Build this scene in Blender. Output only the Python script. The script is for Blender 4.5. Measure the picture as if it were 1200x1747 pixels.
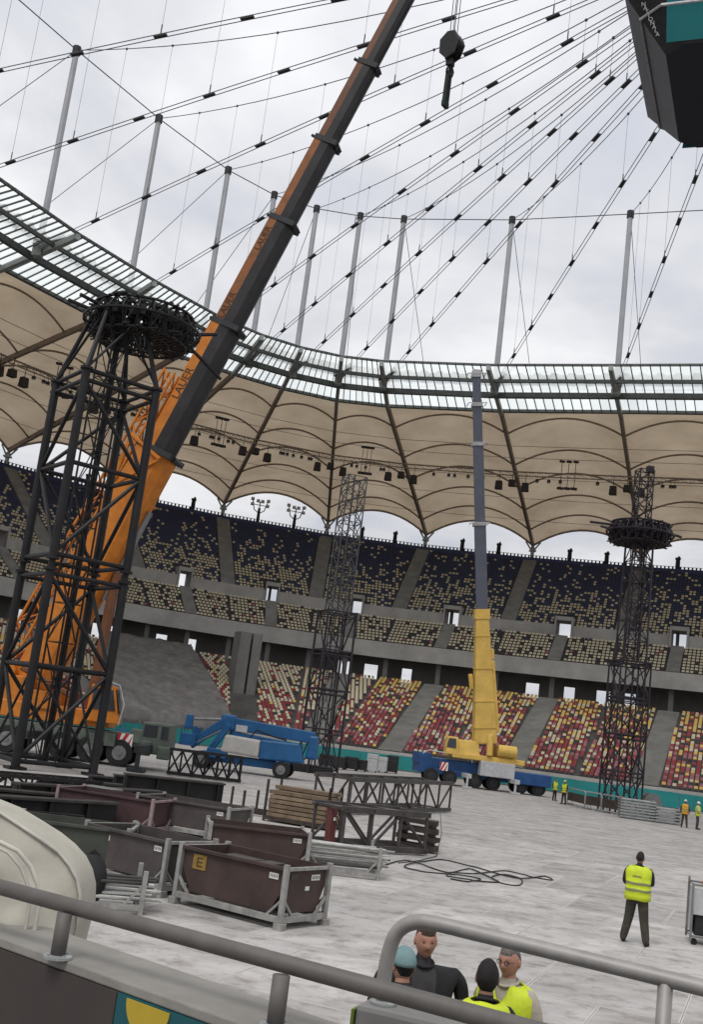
import bpy, bmesh, math, random
import numpy as np
from mathutils import Vector, Matrix
for o in list(bpy.data.objects): bpy.data.objects.remove(o)
SC = bpy.context.scene
COL = SC.collection
rnd = random.Random(7)
V = Vector

# ---------------------------------------------------------------- camera
FPX, IW, IH = 1882.0, 1200.0, 1747.0          # focal length in photo pixels, photo size
ROLL, PITCH, EYE = math.radians(7.3), math.radians(11.1), 3.5
CF = V((0, math.cos(PITCH), math.sin(PITCH)))
R0 = V((1, 0, 0)); U0 = R0.cross(CF)
CR = R0*math.cos(ROLL) + U0*math.sin(ROLL)
CU = U0*math.cos(ROLL) - R0*math.sin(ROLL)
CP = V((0, 0, EYE))
cd = bpy.data.cameras.new('camera'); cam = bpy.data.objects.new('camera', cd); COL.objects.link(cam)
cd.sensor_fit = 'VERTICAL'; cd.sensor_height = 36; cd.sensor_width = 36*704/1024
cd.lens = 36*FPX/IH
cd.clip_start = 0.1; cd.clip_end = 6000
m3 = Matrix((CR, CU, -CF)).transposed().to_4x4(); m3.translation = CP
cam.matrix_world = m3
SC.camera = cam

# ---------------------------------------------------------------- sky, sun, exposure
SUN_EL, SUN_AZ = math.radians(58), math.radians(205)   # behind and above the viewer, veiled by cloud
wd = bpy.data.worlds.new('World'); SC.world = wd; wd.use_nodes = True
nt = wd.node_tree; nt.nodes.clear()
def wn(t, **k):
    n = nt.nodes.new(t)
    for a, b in k.items(): setattr(n, a, b)
    return n
sky = wn('ShaderNodeTexSky'); sky.sky_type = 'NISHITA'; sky.sun_disc = False
sky.sun_elevation = SUN_EL; sky.sun_rotation = SUN_AZ; sky.air_density = 1.2; sky.dust_density = 2.0
tc = wn('ShaderNodeTexCoord'); sep = wn('ShaderNodeSeparateXYZ'); nt.links.new(tc.outputs['Generated'], sep.inputs[0])
zc = wn('ShaderNodeMath', operation='MAXIMUM'); nt.links.new(sep.outputs[2], zc.inputs[0]); zc.inputs[1].default_value = 0.0
za = wn('ShaderNodeMath', operation='ADD'); nt.links.new(zc.outputs[0], za.inputs[0]); za.inputs[1].default_value = 0.22
dv = []
for i in (0, 1):
    d_ = wn('ShaderNodeMath', operation='DIVIDE'); nt.links.new(sep.outputs[i], d_.inputs[0]); nt.links.new(za.outputs[0], d_.inputs[1]); dv.append(d_)
cmb = wn('ShaderNodeCombineXYZ'); nt.links.new(dv[0].outputs[0], cmb.inputs[0]); nt.links.new(dv[1].outputs[0], cmb.inputs[1])
n1 = wn('ShaderNodeTexNoise'); n1.inputs['Scale'].default_value = 1.7; n1.inputs['Detail'].default_value = 8; n1.inputs['Roughness'].default_value = 0.52; n1.inputs['Distortion'].default_value = 0.25
nt.links.new(cmb.outputs[0], n1.inputs['Vector'])
cr = wn('ShaderNodeValToRGB'); nt.links.new(n1.outputs['Fac'], cr.inputs[0])
cr.color_ramp.elements[0].position = 0.36; cr.color_ramp.elements[0].color = (0.54, 0.565, 0.635, 1)
cr.color_ramp.elements[1].position = 0.60; cr.color_ramp.elements[1].color = (0.86, 0.86, 0.88, 1)
e = cr.color_ramp.elements.new(0.46); e.color = (0.66, 0.67, 0.71, 1)
sc10 = wn('ShaderNodeMixRGB', blend_type='MULTIPLY'); sc10.inputs[0].default_value = 1.0
nt.links.new(cr.outputs[0], sc10.inputs[1]); sc10.inputs[2].default_value = (10, 10, 10, 1)
n2 = wn('ShaderNodeTexNoise'); n2.inputs['Scale'].default_value = 0.9; n2.inputs['Detail'].default_value = 4
nt.links.new(cmb.outputs[0], n2.inputs['Vector'])
cov = wn('ShaderNodeMapRange'); nt.links.new(n2.outputs['Fac'], cov.inputs[0])
for i, v in ((1, 0.25), (2, 0.42), (3, 0.80), (4, 0.97)): cov.inputs[i].default_value = v
mx = wn('ShaderNodeMixRGB'); nt.links.new(cov.outputs[0], mx.inputs[0]); nt.links.new(sky.outputs[0], mx.inputs[1]); nt.links.new(sc10.outputs[0], mx.inputs[2])
# an overcast sky is brightest overhead and dims towards the horizon
ov = wn('ShaderNodeMapRange'); nt.links.new(sep.outputs[2], ov.inputs[0])
for i, v in ((1, 0.0), (2, 0.6), (3, 0.80), (4, 1.04)): ov.inputs[i].default_value = v
ovm = wn('ShaderNodeVectorMath', operation='SCALE'); nt.links.new(mx.outputs[0], ovm.inputs[0]); nt.links.new(ov.outputs[0], ovm.inputs['Scale'])
bg = wn('ShaderNodeBackground'); bg.inputs[1].default_value = 0.1; nt.links.new(ovm.outputs[0], bg.inputs[0])
wo = wn('ShaderNodeOutputWorld'); nt.links.new(bg.outputs[0], wo.inputs[0])

sl = bpy.data.lights.new('sun', 'SUN'); sl.energy = 1.5; sl.angle = math.radians(25); sl.color = (1, .97, .92)
so = bpy.data.objects.new('sun', sl); COL.objects.link(so)
_sd = V((math.sin(SUN_AZ)*math.cos(SUN_EL), math.cos(SUN_AZ)*math.cos(SUN_EL), math.sin(SUN_EL)))
so.rotation_euler = _sd.to_track_quat('Z', 'Y').to_euler()
vs = SC.view_settings; vs.view_transform = 'Standard'; vs.look = 'None'; vs.exposure = 0.22; vs.gamma = 1.0; vs.use_curve_mapping = False
SC.render.engine = 'CYCLES'
SC.cycles.max_bounces = 6; SC.cycles.transparent_max_bounces = 12; SC.cycles.caustics_reflective = False; SC.cycles.caustics_refractive = False
try:
    SC.cycles.use_denoising = True; SC.cycles.denoiser = 'OPENIMAGEDENOISE'
except Exception: pass

# ---------------------------------------------------------------- helpers
def ray(x, y): return CF + CR*((x-IW/2)/FPX) + CU*(-(y-IH/2)/FPX)
def atz(x, y, z=0.0):
    d = ray(x, y); return CP + d*((z-EYE)/d.z)
def aty(x, y, Y):
    d = ray(x, y); return CP + d*(Y/d.y)
def proj(p):
    v = V(p)-CP; d = v.dot(CF); return (IW/2+FPX*v.dot(CR)/d, IH/2-FPX*v.dot(CU)/d)

MATS = {}
def mat(name, col, rough=0.7, metal=0.0, var=0.25, scale=3.0, bump=0.0, col2=None, detail=6, spec=0.3, obj=True, rand=0.0):
    if name in MATS: return MATS[name]
    m = bpy.data.materials.new(name); m.use_nodes = True; t = m.node_tree; b = t.nodes['Principled BSDF']
    b.inputs['Roughness'].default_value = rough; b.inputs['Metallic'].default_value = metal; b.inputs['Specular IOR Level'].default_value = spec
    c = t.nodes.new('ShaderNodeTexCoord'); n = t.nodes.new('ShaderNodeTexNoise')
    n.inputs['Scale'].default_value = scale; n.inputs['Detail'].default_value = detail; n.inputs['Roughness'].default_value = 0.62
    geo = t.nodes.new('ShaderNodeNewGeometry')
    t.links.new(geo.outputs['Position'] if not obj else c.outputs['Object'], n.inputs['Vector'])
    r = t.nodes.new('ShaderNodeValToRGB'); t.links.new(n.outputs['Fac'], r.inputs[0])
    c1 = [x*(1-var) for x in col] if col2 is None else col2
    c3 = [min(1, x*(1+var)) for x in col]
    r.color_ramp.elements[0].position = 0.32; r.color_ramp.elements[0].color = (*c1, 1)
    r.color_ramp.elements[1].position = 0.68; r.color_ramp.elements[1].color = (*c3, 1)
    out = r.outputs[0]
    if rand:
        oi = t.nodes.new('ShaderNodeObjectInfo'); mr = t.nodes.new('ShaderNodeMapRange')
        t.links.new(oi.outputs['Random'], mr.inputs[0]); mr.inputs[3].default_value = 1-rand; mr.inputs[4].default_value = 1+rand
        mm = t.nodes.new('ShaderNodeVectorMath'); mm.operation = 'SCALE'; t.links.new(out, mm.inputs[0]); t.links.new(mr.outputs[0], mm.inputs['Scale']); out = mm.outputs[0]
    t.links.new(out, b.inputs['Base Color'])
    mr2 = t.nodes.new('ShaderNodeMapRange'); t.links.new(n.outputs['Fac'], mr2.inputs[0])
    mr2.inputs[3].default_value = max(0.05, rough-0.12); mr2.inputs[4].default_value = min(1, rough+0.15)
    t.links.new(mr2.outputs[0], b.inputs['Roughness'])
    if bump:
        bn = t.nodes.new('ShaderNodeBump'); bn.inputs['Strength'].default_value = bump; bn.inputs['Distance'].default_value = 0.02
        n3 = t.nodes.new('ShaderNodeTexNoise'); n3.inputs['Scale'].default_value = scale*4; n3.inputs['Detail'].default_value = 6
        t.links.new(n.inputs['Vector'].links[0].from_socket, n3.inputs['Vector'])
        t.links.new(n3.outputs['Fac'], bn.inputs['Height']); t.links.new(bn.outputs[0], b.inputs['Normal'])
    MATS[name] = m; return m
def M(n): return MATS[n]

class MB:
    def __init__(s): s.v = []; s.f = []; s.m = []; s.cur = 0
    def quad(s, a, b, c, d):
        k = len(s.v); s.v += [tuple(a), tuple(b), tuple(c), tuple(d)]; s.f.append((k, k+1, k+2, k+3)); s.m.append(s.cur); return s
    def hexa(s, p):      # 8 corners: bottom 4 (ccw) + top 4
        k = len(s.v); s.v += [tuple(q) for q in p]
        for f in ((0,3,2,1),(4,5,6,7),(0,1,5,4),(1,2,6,5),(2,3,7,6),(3,0,4,7)):
            s.f.append(tuple(k+i for i in f)); s.m.append(s.cur)
        return s
    def box(s, c, size, rz=0.0, taper=1.0):
        c = V(c); x, y, z = [q/2 for q in size]; R = Matrix.Rotation(rz, 3, 'Z'); P = []
        for zz, t in ((-z, 1), (z, taper)):
            for a, b in ((-x,-y),(x,-y),(x,y),(-x,y)): P.append(c + R @ V((a*t, b*t, zz)))
        return s.hexa(P)
    def beam(s, a, b, w, h=None, up=(0,0,1), w2=None, h2=None):
        a, b = V(a), V(b); h = h or w; d = (b-a)
        if d.length < 1e-6: return s
        d.normalize(); u = V(up)
        if abs(d.dot(u)) > 0.98: u = V((1,0,0)) if abs(d.x) < .9 else V((0,1,0))
        r = d.cross(u).normalized(); u = r.cross(d).normalized(); P = []
        for q, ww, hh in ((a, w, h), (b, w2 or w, h2 or h)):
            for i, j in ((-1,-1),(1,-1),(1,1),(-1,1)): P.append(q + r*(i*ww/2) + u*(j*hh/2))
        return s.hexa(P)
    def tube(s, a, b, r, n=6, r2=None, cap=True):
        return s.path([a, b], r, n, r2, cap)
    def path(s, pts, r, n=6, r2=None, cap=True, closed=False):
        pts = [V(p) for p in pts]; L = len(pts); k0 = len(s.v); prev = None
        for i, p in enumerate(pts):
            if closed: d = pts[(i+1) % L]-pts[i-1]
            else: d = (pts[min(i+1, L-1)]-pts[max(i-1, 0)])
            if d.length < 1e-9: d = V((0,0,1))
            d.normalize()
            if prev is None:
                u = V((0,0,1)) if abs(d.z) < .95 else V((1,0,0))
                x = d.cross(u).normalized()
            else:
                x = prev - d*prev.dot(d)
                if x.length < 1e-6: x = d.cross(V((0,0,1)))
                x.normalize()
            prev = x; y = d.cross(x)
            rr = r if r2 is None else r+(r2-r)*i/(L-1)
            if isinstance(r, (list, tuple)): rr = r[i]
            for j in range(n):
                a = 2*math.pi*(j+.5)/n; s.v.append(tuple(p + x*(math.cos(a)*rr) + y*(math.sin(a)*rr)))
        for i in range(L if closed else L-1):
            i2 = (i+1) % L
            for j in range(n):
                j2 = (j+1) % n
                s.f.append((k0+i*n+j, k0+i*n+j2, k0+i2*n+j2, k0+i2*n+j)); s.m.append(s.cur)
        if cap and not closed:
            s.f.append(tuple(k0+j for j in range(n-1, -1, -1))); s.f.append(tuple(k0+(L-1)*n+j for j in range(n))); s.m += [s.cur, s.cur]
        return s
    def grid(s, P):     # P[i][j]
        k = len(s.v); a = len(P); b = len(P[0])
        for row in P: s.v += [tuple(q) for q in row]
        for i in range(a-1):
            for j in range(b-1):
                s.f.append((k+i*b+j, k+i*b+j+1, k+(i+1)*b+j+1, k+(i+1)*b+j)); s.m.append(s.cur)
        return s
    def prism(s, poly, h, axis=V((0,0,1)), caps=True):     # poly: list of points, extruded by axis*h
        k = len(s.v); n = len(poly); ax = V(axis)*h
        s.v += [tuple(V(p)) for p in poly] + [tuple(V(p)+ax) for p in poly]
        for i in range(n): s.f.append((k+i, k+(i+1) % n, k+n+(i+1) % n, k+n+i)); s.m.append(s.cur)
        s.f.append(tuple(k+i for i in range(n-1, -1, -1))); s.f.append(tuple(k+n+i for i in range(n))); s.m += [s.cur]*2
        return s
    def lathe(s, c, prof, n=24, axis='Z'):     # prof: (r, h)
        c = V(c); P = []
        for j in range(n+1):
            a = 2*math.pi*j/n; row = []
            for r, h in prof:
                if axis == 'Z': q = V((math.cos(a)*r, math.sin(a)*r, h))
                elif axis == 'X': q = V((h, math.cos(a)*r, math.sin(a)*r))
                else: q = V((math.cos(a)*r, h, math.sin(a)*r))
                row.append(c+q)
            P.append(row)
        return s.grid(P)
    def sphere(s, c, r, n=12, k=8, sc=(1,1,1)):
        c = V(c); P = []
        for i in range(k+1):
            t = math.pi*i/k
            P.append([c + V((r*sc[0]*math.sin(t)*math.cos(2*math.pi*j/n), r*sc[1]*math.sin(t)*math.sin(2*math.pi*j/n), r*sc[2]*math.cos(t))) for j in range(n+1)])
        return s.grid(P)
    def mesh(s, name, mats, smooth=False):
        me = bpy.data.meshes.new(name); me.from_pydata(s.v, [], s.f)
        if not isinstance(mats, (list, tuple)): mats = [mats]
        for q in mats: me.materials.append(M(q) if isinstance(q, str) else q)
        if len(mats) > 1: me.polygons.foreach_set('material_index', s.m)
        if smooth: me.polygons.foreach_set('use_smooth', [True]*len(me.polygons))
        me.update(); return me
    def build(s, name, mats, parent=None, smooth=False, bevel=0, loc=None):
        o = bpy.data.objects.new(name, s.mesh(name, mats, smooth)); COL.objects.link(o)
        if parent is not None: o.parent = parent
        if loc is not None: o.location = loc
        if bevel:
            b = o.modifiers.new('bevel', 'BEVEL'); b.width = bevel; b.segments = 2; b.limit_method = 'ANGLE'
        return o
def tag(o, label=None, cat=None, group=None, kind=None):
    for k, v in (('label', label), ('category', cat), ('group', group), ('kind', kind)):
        if v: o[k] = v
    return o
def empty(name, label, cat, loc=(0,0,0), rz=0.0, group=None):
    o = bpy.data.objects.new(name, None); COL.objects.link(o); o.location = loc; o.rotation_euler = (0, 0, rz); o.empty_display_size = .3
    return tag(o, label, cat, group)
def place(name, me, parent=None, loc=(0,0,0), rz=0.0):
    o = bpy.data.objects.new(name, me); COL.objects.link(o); o.location = loc; o.rotation_euler = (0, 0, rz)
    if parent is not None: o.parent = parent
    return o
def copy_tree(o, parent=None):
    c = o.copy(); COL.objects.link(c); c.parent = parent
    for ch in o.children: copy_tree(ch, c)
    return c
def lerp(a, b, t): return a+(b-a)*t

# ---------------------------------------------------------------- materials
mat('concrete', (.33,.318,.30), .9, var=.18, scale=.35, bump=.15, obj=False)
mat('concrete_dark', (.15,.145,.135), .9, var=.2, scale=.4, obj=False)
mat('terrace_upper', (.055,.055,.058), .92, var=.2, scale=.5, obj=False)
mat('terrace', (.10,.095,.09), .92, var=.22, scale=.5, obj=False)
mat('stair', (.20,.195,.18), .92, var=.2, scale=.6, obj=False)
mat('floor', (.405,.392,.378), .85, var=.13, scale=.8, bump=.3, obj=False, rand=.13)
mat('roof_steel', (.27,.22,.18), .6, metal=.2, var=.15, scale=1, obj=False)
mat('canopy_steel', (.30,.32,.31), .55, metal=.3, var=.15, scale=1, obj=False)
mat('ring_steel', (.105,.115,.11), .55, metal=.3, var=.2, scale=1, obj=False)
mat('cable', (.10,.102,.108), .5, metal=.5, var=.1)
mat('clamp', (.03,.031,.034), .6, var=.1)
mat('mast', (.36,.365,.38), .45, metal=.3, var=.1, scale=.4, obj=False)
mat('seat_navy', (.030,.040,.10), .45, var=.15); mat('seat_cream', (.47,.41,.285), .5, var=.12)
mat('seat_yellow', (.52,.34,.08), .5, var=.12); mat('seat_red', (.22,.022,.027), .5, var=.15); mat('seat_rose', (.28,.095,.11), .5, var=.15)
mat('seat_dark', (.03,.02,.02), .5, var=.15)
mat('black_steel', (.016,.016,.018), .45, metal=.3, var=.4, scale=1.2, obj=False)
mat('steel_grey', (.22,.22,.22), .5, metal=.6, var=.25, scale=4)
mat('galv', (.40,.41,.41), .5, metal=.5, var=.2, scale=5)
mat('tarp_grey', (.12,.115,.112), .9, var=.3, scale=.7, bump=.5, obj=False)
mat('teal', (.02,.19,.19), .8, var=.15, scale=.4, obj=False)
mat('white_paint', (.72,.71,.68), .6, var=.08)
mat('rubber', (.02,.02,.021), .8, var=.3, scale=5)
def membrane_mat():
    m = bpy.data.materials.new('membrane'); m.use_nodes = True; t = m.node_tree; t.nodes.clear(); MATS['membrane'] = m
    geo = t.nodes.new('ShaderNodeNewGeometry'); n = t.nodes.new('ShaderNodeTexNoise'); n.inputs['Scale'].default_value = .16; n.inputs['Detail'].default_value = 7; n.inputs['Roughness'].default_value = .6
    t.links.new(geo.outputs['Position'], n.inputs['Vector'])
    r = t.nodes.new('ShaderNodeValToRGB'); t.links.new(n.outputs['Fac'], r.inputs[0])
    r.color_ramp.elements[0].position = .3; r.color_ramp.elements[0].color = (.385,.305,.215,1); r.color_ramp.elements[1].position = .7; r.color_ramp.elements[1].color = (.54,.44,.325,1)
    d = t.nodes.new('ShaderNodeBsdfDiffuse'); tr = t.nodes.new('ShaderNodeBsdfTranslucent'); mx = t.nodes.new('ShaderNodeMixShader'); mx.inputs[0].default_value = .46
    t.links.new(r.outputs[0], d.inputs[0]); t.links.new(r.outputs[0], tr.inputs[0]); t.links.new(d.outputs[0], mx.inputs[1]); t.links.new(tr.outputs[0], mx.inputs[2])
    o = t.nodes.new('ShaderNodeOutputMaterial'); t.links.new(mx.outputs[0], o.inputs[0])
membrane_mat()
def pane_mat():
    m = bpy.data.materials.new('pane'); m.use_nodes = True; t = m.node_tree; t.nodes.clear(); MATS['pane'] = m
    tp = t.nodes.new('ShaderNodeBsdfTransparent'); tp.inputs[0].default_value = (.90,.94,.92,1)
    tr = t.nodes.new('ShaderNodeBsdfTranslucent'); tr.inputs[0].default_value = (.92,.96,.94,1)
    oi = t.nodes.new('ShaderNodeObjectInfo'); mr = t.nodes.new('ShaderNodeMapRange'); t.links.new(oi.outputs['Random'], mr.inputs[0]); mr.inputs[3].default_value = .45; mr.inputs[4].default_value = .75
    mx = t.nodes.new('ShaderNodeMixShader'); t.links.new(mr.outputs[0], mx.inputs[0])
    t.links.new(tp.outputs[0], mx.inputs[1]); t.links.new(tr.outputs[0], mx.inputs[2])
    gl = t.nodes.new('ShaderNodeBsdfGlossy'); gl.inputs['Roughness'].default_value = .2; mx2 = t.nodes.new('ShaderNodeMixShader'); mx2.inputs[0].default_value = .06
    t.links.new(mx.outputs[0], mx2.inputs[1]); t.links.new(gl.outputs[0], mx2.inputs[2])
    o = t.nodes.new('ShaderNodeOutputMaterial'); t.links.new(mx2.outputs[0], o.inputs[0])
pane_mat()
# ================================================================ SETTING: ground
CTR = V((22.4, 58.0, 0)); AU = V((-.927, .376, 0)); AN = V((.376, .927, 0))
def w(a, z=0.0): return CTR + AU*a[0] + AN*a[1] + V((0, 0, z))
g = MB(); g.quad((-3000,-3000,-.25),(3000,-3000,-.25),(3000,3000,-.25),(-3000,3000,-.25))
mat('earth', (.16,.15,.14), .95, var=.25, scale=.05, obj=False)
tag(g.build('ground', 'earth'), kind='structure')

# beams of the roof, in stadium axes: rim end R, mast node N, fabric edge M, column head O
BE = {
 -3: ((61.1,-15.8),(67,-17.8),(74,-20.9),(107,-24)),
 -2: ((62,-5.5),(68.5,-6.3),(75.3,-7),(108.5,-8)),
 -1: ((62,5),(68.5,5.8),(75.3,7),(108.5,8)),
  0: ((61.1,15.8),(67,17.8),(74,20.9),(107,24)),
  1: ((59.2,26.4),(65,30.5),(71.3,34.4),(104,40)),
  2: ((56.7,36.1),(62.3,42.0),(67.9,46.1),(98.8,57)),
  3: ((54.2,41.3),(59.2,48.4),(63.6,52.6),(91.3,72.6)),
  4: ((51.1,45.2),(55.2,52.4),(59.3,58.1),(79.6,84.6)),
  5: ((47.3,48.1),(50.3,54.9),(53.6,62.8),(66.4,94.9)),
  6: ((43,49.7),(45,56.3),(47.3,64.9),(52,101)),
  7: ((30.8,51.1),(31.7,58.0),(32.8,66.4),(35.7,104.7)),
  8: ((17.4,51.3),(17.7,58.1),(18.2,66.2),(19.5,106.8)),
  9: ((4.2,51.3),(4.2,58.1),(4.2,66.2),(4.2,107)),
 10: ((-9,51.3),(-9,58.1),(-9,66.2),(-10,106.8)),
}
ZR, ZN, ZM, ZO, ZT = 45.0, 44.8, 44.5, 35.0, 66.0
BK = [k for k in sorted(BE) if k >= -1]           # beams that carry roof and stands
def RR(i): return w(BE[i][0], ZR)
def NN(i): return w(BE[i][1], ZN)
def MM(i): return w(BE[i][2], ZM)
def OO(i): return w(BE[i][3], ZO)
def ring(i, s, z):        # plan fraction s from rim (0) to column head (1)
    a = w(BE[i][0]); b = w(BE[i][3]); p = a.lerp(b, s); p.z = z; return p

# playing field covered with floor panels
fl = MB(); poly = [w((a, b), -.012) for a, b in ((66,-62),(66,20),(62,36),(54,48),(44,54),(-60,54),(-60,-66))]
k = len(fl.v); fl.v += [tuple(p) for p in poly]; fl.f.append(tuple(range(len(poly)-1, -1, -1))); fl.m.append(0)
def floor_mat():
    m = M('floor'); t = m.node_tree; b = t.nodes['Principled BSDF']
    src = b.inputs['Base Color'].links[0].from_socket
    geo = t.nodes.new('ShaderNodeNewGeometry')
    # streaky dirt, stretched across the walking direction, plus scuffs and stains
    mp = t.nodes.new('ShaderNodeMapping'); mp.inputs['Rotation'].default_value = (0,0,-.39); mp.inputs['Scale'].default_value = (.40,.75,1); t.links.new(geo.outputs['Position'], mp.inputs[0])
    n = t.nodes.new('ShaderNodeTexNoise'); n.inputs['Scale'].default_value = 1.1; n.inputs['Detail'].default_value = 9; n.inputs['Roughness'].default_value = .68; t.links.new(mp.outputs[0], n.inputs['Vector'])
    r = t.nodes.new('ShaderNodeValToRGB'); t.links.new(n.outputs['Fac'], r.inputs[0])
    r.color_ramp.elements[0].position = .30; r.color_ramp.elements[0].color = (.64,.61,.595,1); r.color_ramp.elements[1].position = .56; r.color_ramp.elements[1].color = (1,1,1,1)
    n2 = t.nodes.new('ShaderNodeTexNoise'); n2.inputs['Scale'].default_value = 2.2; n2.inputs['Detail'].default_value = 8; n2.inputs['Roughness'].default_value = .7; t.links.new(geo.outputs['Position'], n2.inputs['Vector'])
    r2 = t.nodes.new('ShaderNodeValToRGB'); t.links.new(n2.outputs['Fac'], r2.inputs[0])
    r2.color_ramp.elements[0].position = .36; r2.color_ramp.elements[0].color = (.62,.575,.56,1); r2.color_ramp.elements[1].position = .50; r2.color_ramp.elements[1].color = (1,1,1,1)
    a = t.nodes.new('ShaderNodeMixRGB'); a.blend_type = 'MULTIPLY'; a.inputs[0].default_value = 1; t.links.new(src, a.inputs[1]); t.links.new(r.outputs[0], a.inputs[2])
    c = t.nodes.new('ShaderNodeMixRGB'); c.blend_type = 'MULTIPLY'; c.inputs[0].default_value = .85; t.links.new(a.outputs[0], c.inputs[1]); t.links.new(r2.outputs[0], c.inputs[2])
    t.links.new(c.outputs[0], b.inputs['Base Color'])
floor_mat()
field = tag(fl.build('field_floor', 'floor'), kind='structure')
# separate floor panels in the near field; their joints stay open
PW, PL = 2.3, 3.45
mat('floor_joint', (.46,.445,.43), .85, var=.1, scale=2, obj=False)
pm = MB(); hx, hy, bw, zt_ = PW/2-.006, PL/2-.006, .022, .005
pm.quad((-hx+bw,-hy+bw,zt_-.0015),(hx-bw,-hy+bw,zt_-.0015),(hx-bw,hy-bw,zt_-.0015),(-hx+bw,hy-bw,zt_-.0015)); pm.cur = 1
O_ = [(-hx,-hy),(hx,-hy),(hx,hy),(-hx,hy)]; I_ = [(-hx+bw,-hy+bw),(hx-bw,-hy+bw),(hx-bw,hy-bw),(-hx+bw,hy-bw)]
for q in range(4):
    a, b, c, d = O_[q], O_[(q+1)%4], I_[(q+1)%4], I_[q]; pm.quad((*a,zt_),(*b,zt_),(*c,zt_),(*d,zt_)); pm.quad((*a,-.02),(*b,-.02),(*b,zt_),(*a,zt_))
pme = pm.mesh('floor_panel', ['floor','floor_joint'])
cnt = 0
ang = math.radians(-22)
Rz = Matrix.Rotation(ang, 3, 'Z')
for i in range(-20, 24):
    for j in range(0, 22):
        c = Rz @ V((i*PW + (PW*.5 if j % 2 else 0), j*PL, 0)) + V((0, 6, 0))
        px, py = proj((c.x, c.y, 0)) if c.y > 3 else (0, 9e9)
        if -160 < px < 1360 and py < 2100 and c.y < 44:
            o = place('floor_panel', pme, field, (c.x, c.y, rnd.uniform(-.003, .004)), ang + rnd.uniform(-.003,.003)); cnt += 1
print('floor panels', cnt)

# ================================================================ STANDS
lower = empty('lower_stand', 'lower tier of red, yellow and cream seats above the teal boards', 'stand', w((40,60)))
upper = empty('upper_stand', 'upper tier of navy and cream seats under the fabric roof', 'stand', w((50,85)))
def child(o, p):       # parent keeping world coordinates
    o.parent = p; o.matrix_parent_inverse = Matrix.Translation(-p.location) if p.rotation_euler.z == 0 else p.matrix_basis.inverted(); return o
def wb(mb, name, mats, parent, **k): return child(mb.build(name, mats, None, **k), parent)

LS0, LS1, LZ0, LZ1, LROWS = .0, .46, 1.75, 10.3, 30
US = [(.485, .605, 15.1, 19.0, 9), (.635, .965, 20.5, 32.1, 26)]
seats_lo, seats_up = [], []        # (pos, facing dir, colour)
def terrace(name, i, s0, s1, z0, z1, rows, parent, cut=None):
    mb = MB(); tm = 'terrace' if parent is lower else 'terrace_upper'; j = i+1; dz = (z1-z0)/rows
    for r in range(rows):
        sa, sb = lerp(s0, s1, r/rows), lerp(s0, s1, (r+1)/rows); za = z0+dz*r
        if cut and cut[0] <= r < cut[1]:
            for fa, fb in ((0, cut[2]), (cut[3], 1)):
                A, B = ring(i, sa, za).lerp(ring(j, sa, za), fa), ring(i, sa, za).lerp(ring(j, sa, za), fb)
                C, D = ring(i, sb, za).lerp(ring(j, sb, za), fb), ring(i, sb, za).lerp(ring(j, sb, za), fa)
                up = V((0,0,dz)); mb.quad(A, B, C, D); mb.quad(D, C, C+up, D+up)
            continue
        A, B, C, D = ring(i, sa, za), ring(j, sa, za), ring(j, sb, za), ring(i, sb, za)
        up = V((0,0,dz)); mb.quad(A, B, C, D); mb.quad(D, C, C+up, D+up)
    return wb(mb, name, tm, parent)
def seat_colour_lower(f, i):
    left = i < 6
    x = f + rnd.gauss(0, .16)
    q = rnd.random()
    if left:
        if x > .36: return 'cream' if q < .76 else ('yellow' if q < .80 else ('red' if q < .9 else 'dark'))
        return 'red' if q < .60 else ('rose' if q < .72 else ('cream' if q < .95 else 'dark'))
    if x > .76: return 'yellow' if q < .62 else ('cream' if q < .74 else ('red' if q < .86 else 'dark'))
    if x > .42: return 'red' if q < .36 else ('yellow' if q < .54 else ('cream' if q < .76 else ('rose' if q < .84 else 'dark')))
    return 'red' if q < .36 else ('rose' if q < .66 else ('cream' if q < .84 else ('yellow' if q < .90 else 'dark')))
def seat_colour_upper(blk, f):
    q = rnd.random()
    if blk == 0: return 'cream' if q < .86 else ('dark' if q < .98 else 'rose')
    x = f + rnd.gauss(0, .10)
    if x < .34: return 'cream' if q < .74 else 'navy'
    if x < .58: return 'cream' if q < .40 else 'navy'
    return 'cream' if q < .13 else 'navy'
def rows_of(i, s0, s1, z0, z1, rows, gaps, sink, colour, edge0, edge1, skiprow=None):
    j = i+1
    for r in range(rows):
        sb = lerp(s0, s1, (r+.55)/rows); z = z0+(z1-z0)/rows*r
        A, B = ring(i, sb, z), ring(j, sb, z); L = (B-A).length; d = (B-A)/L; face = V((d.y, -d.x, 0))
        if face.dot(A-CTR) > 0: face = -face
        x = edge0
        while x < L-edge1:
            if not any(L*g0-g1 < x < L*g0+g1 for g0, g1 in gaps) and not (skiprow and skiprow(r, x/L)):
                if rnd.random() > .012: sink.append((A+d*x, face, colour((r+.5)/rows)))
            x += .50
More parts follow.
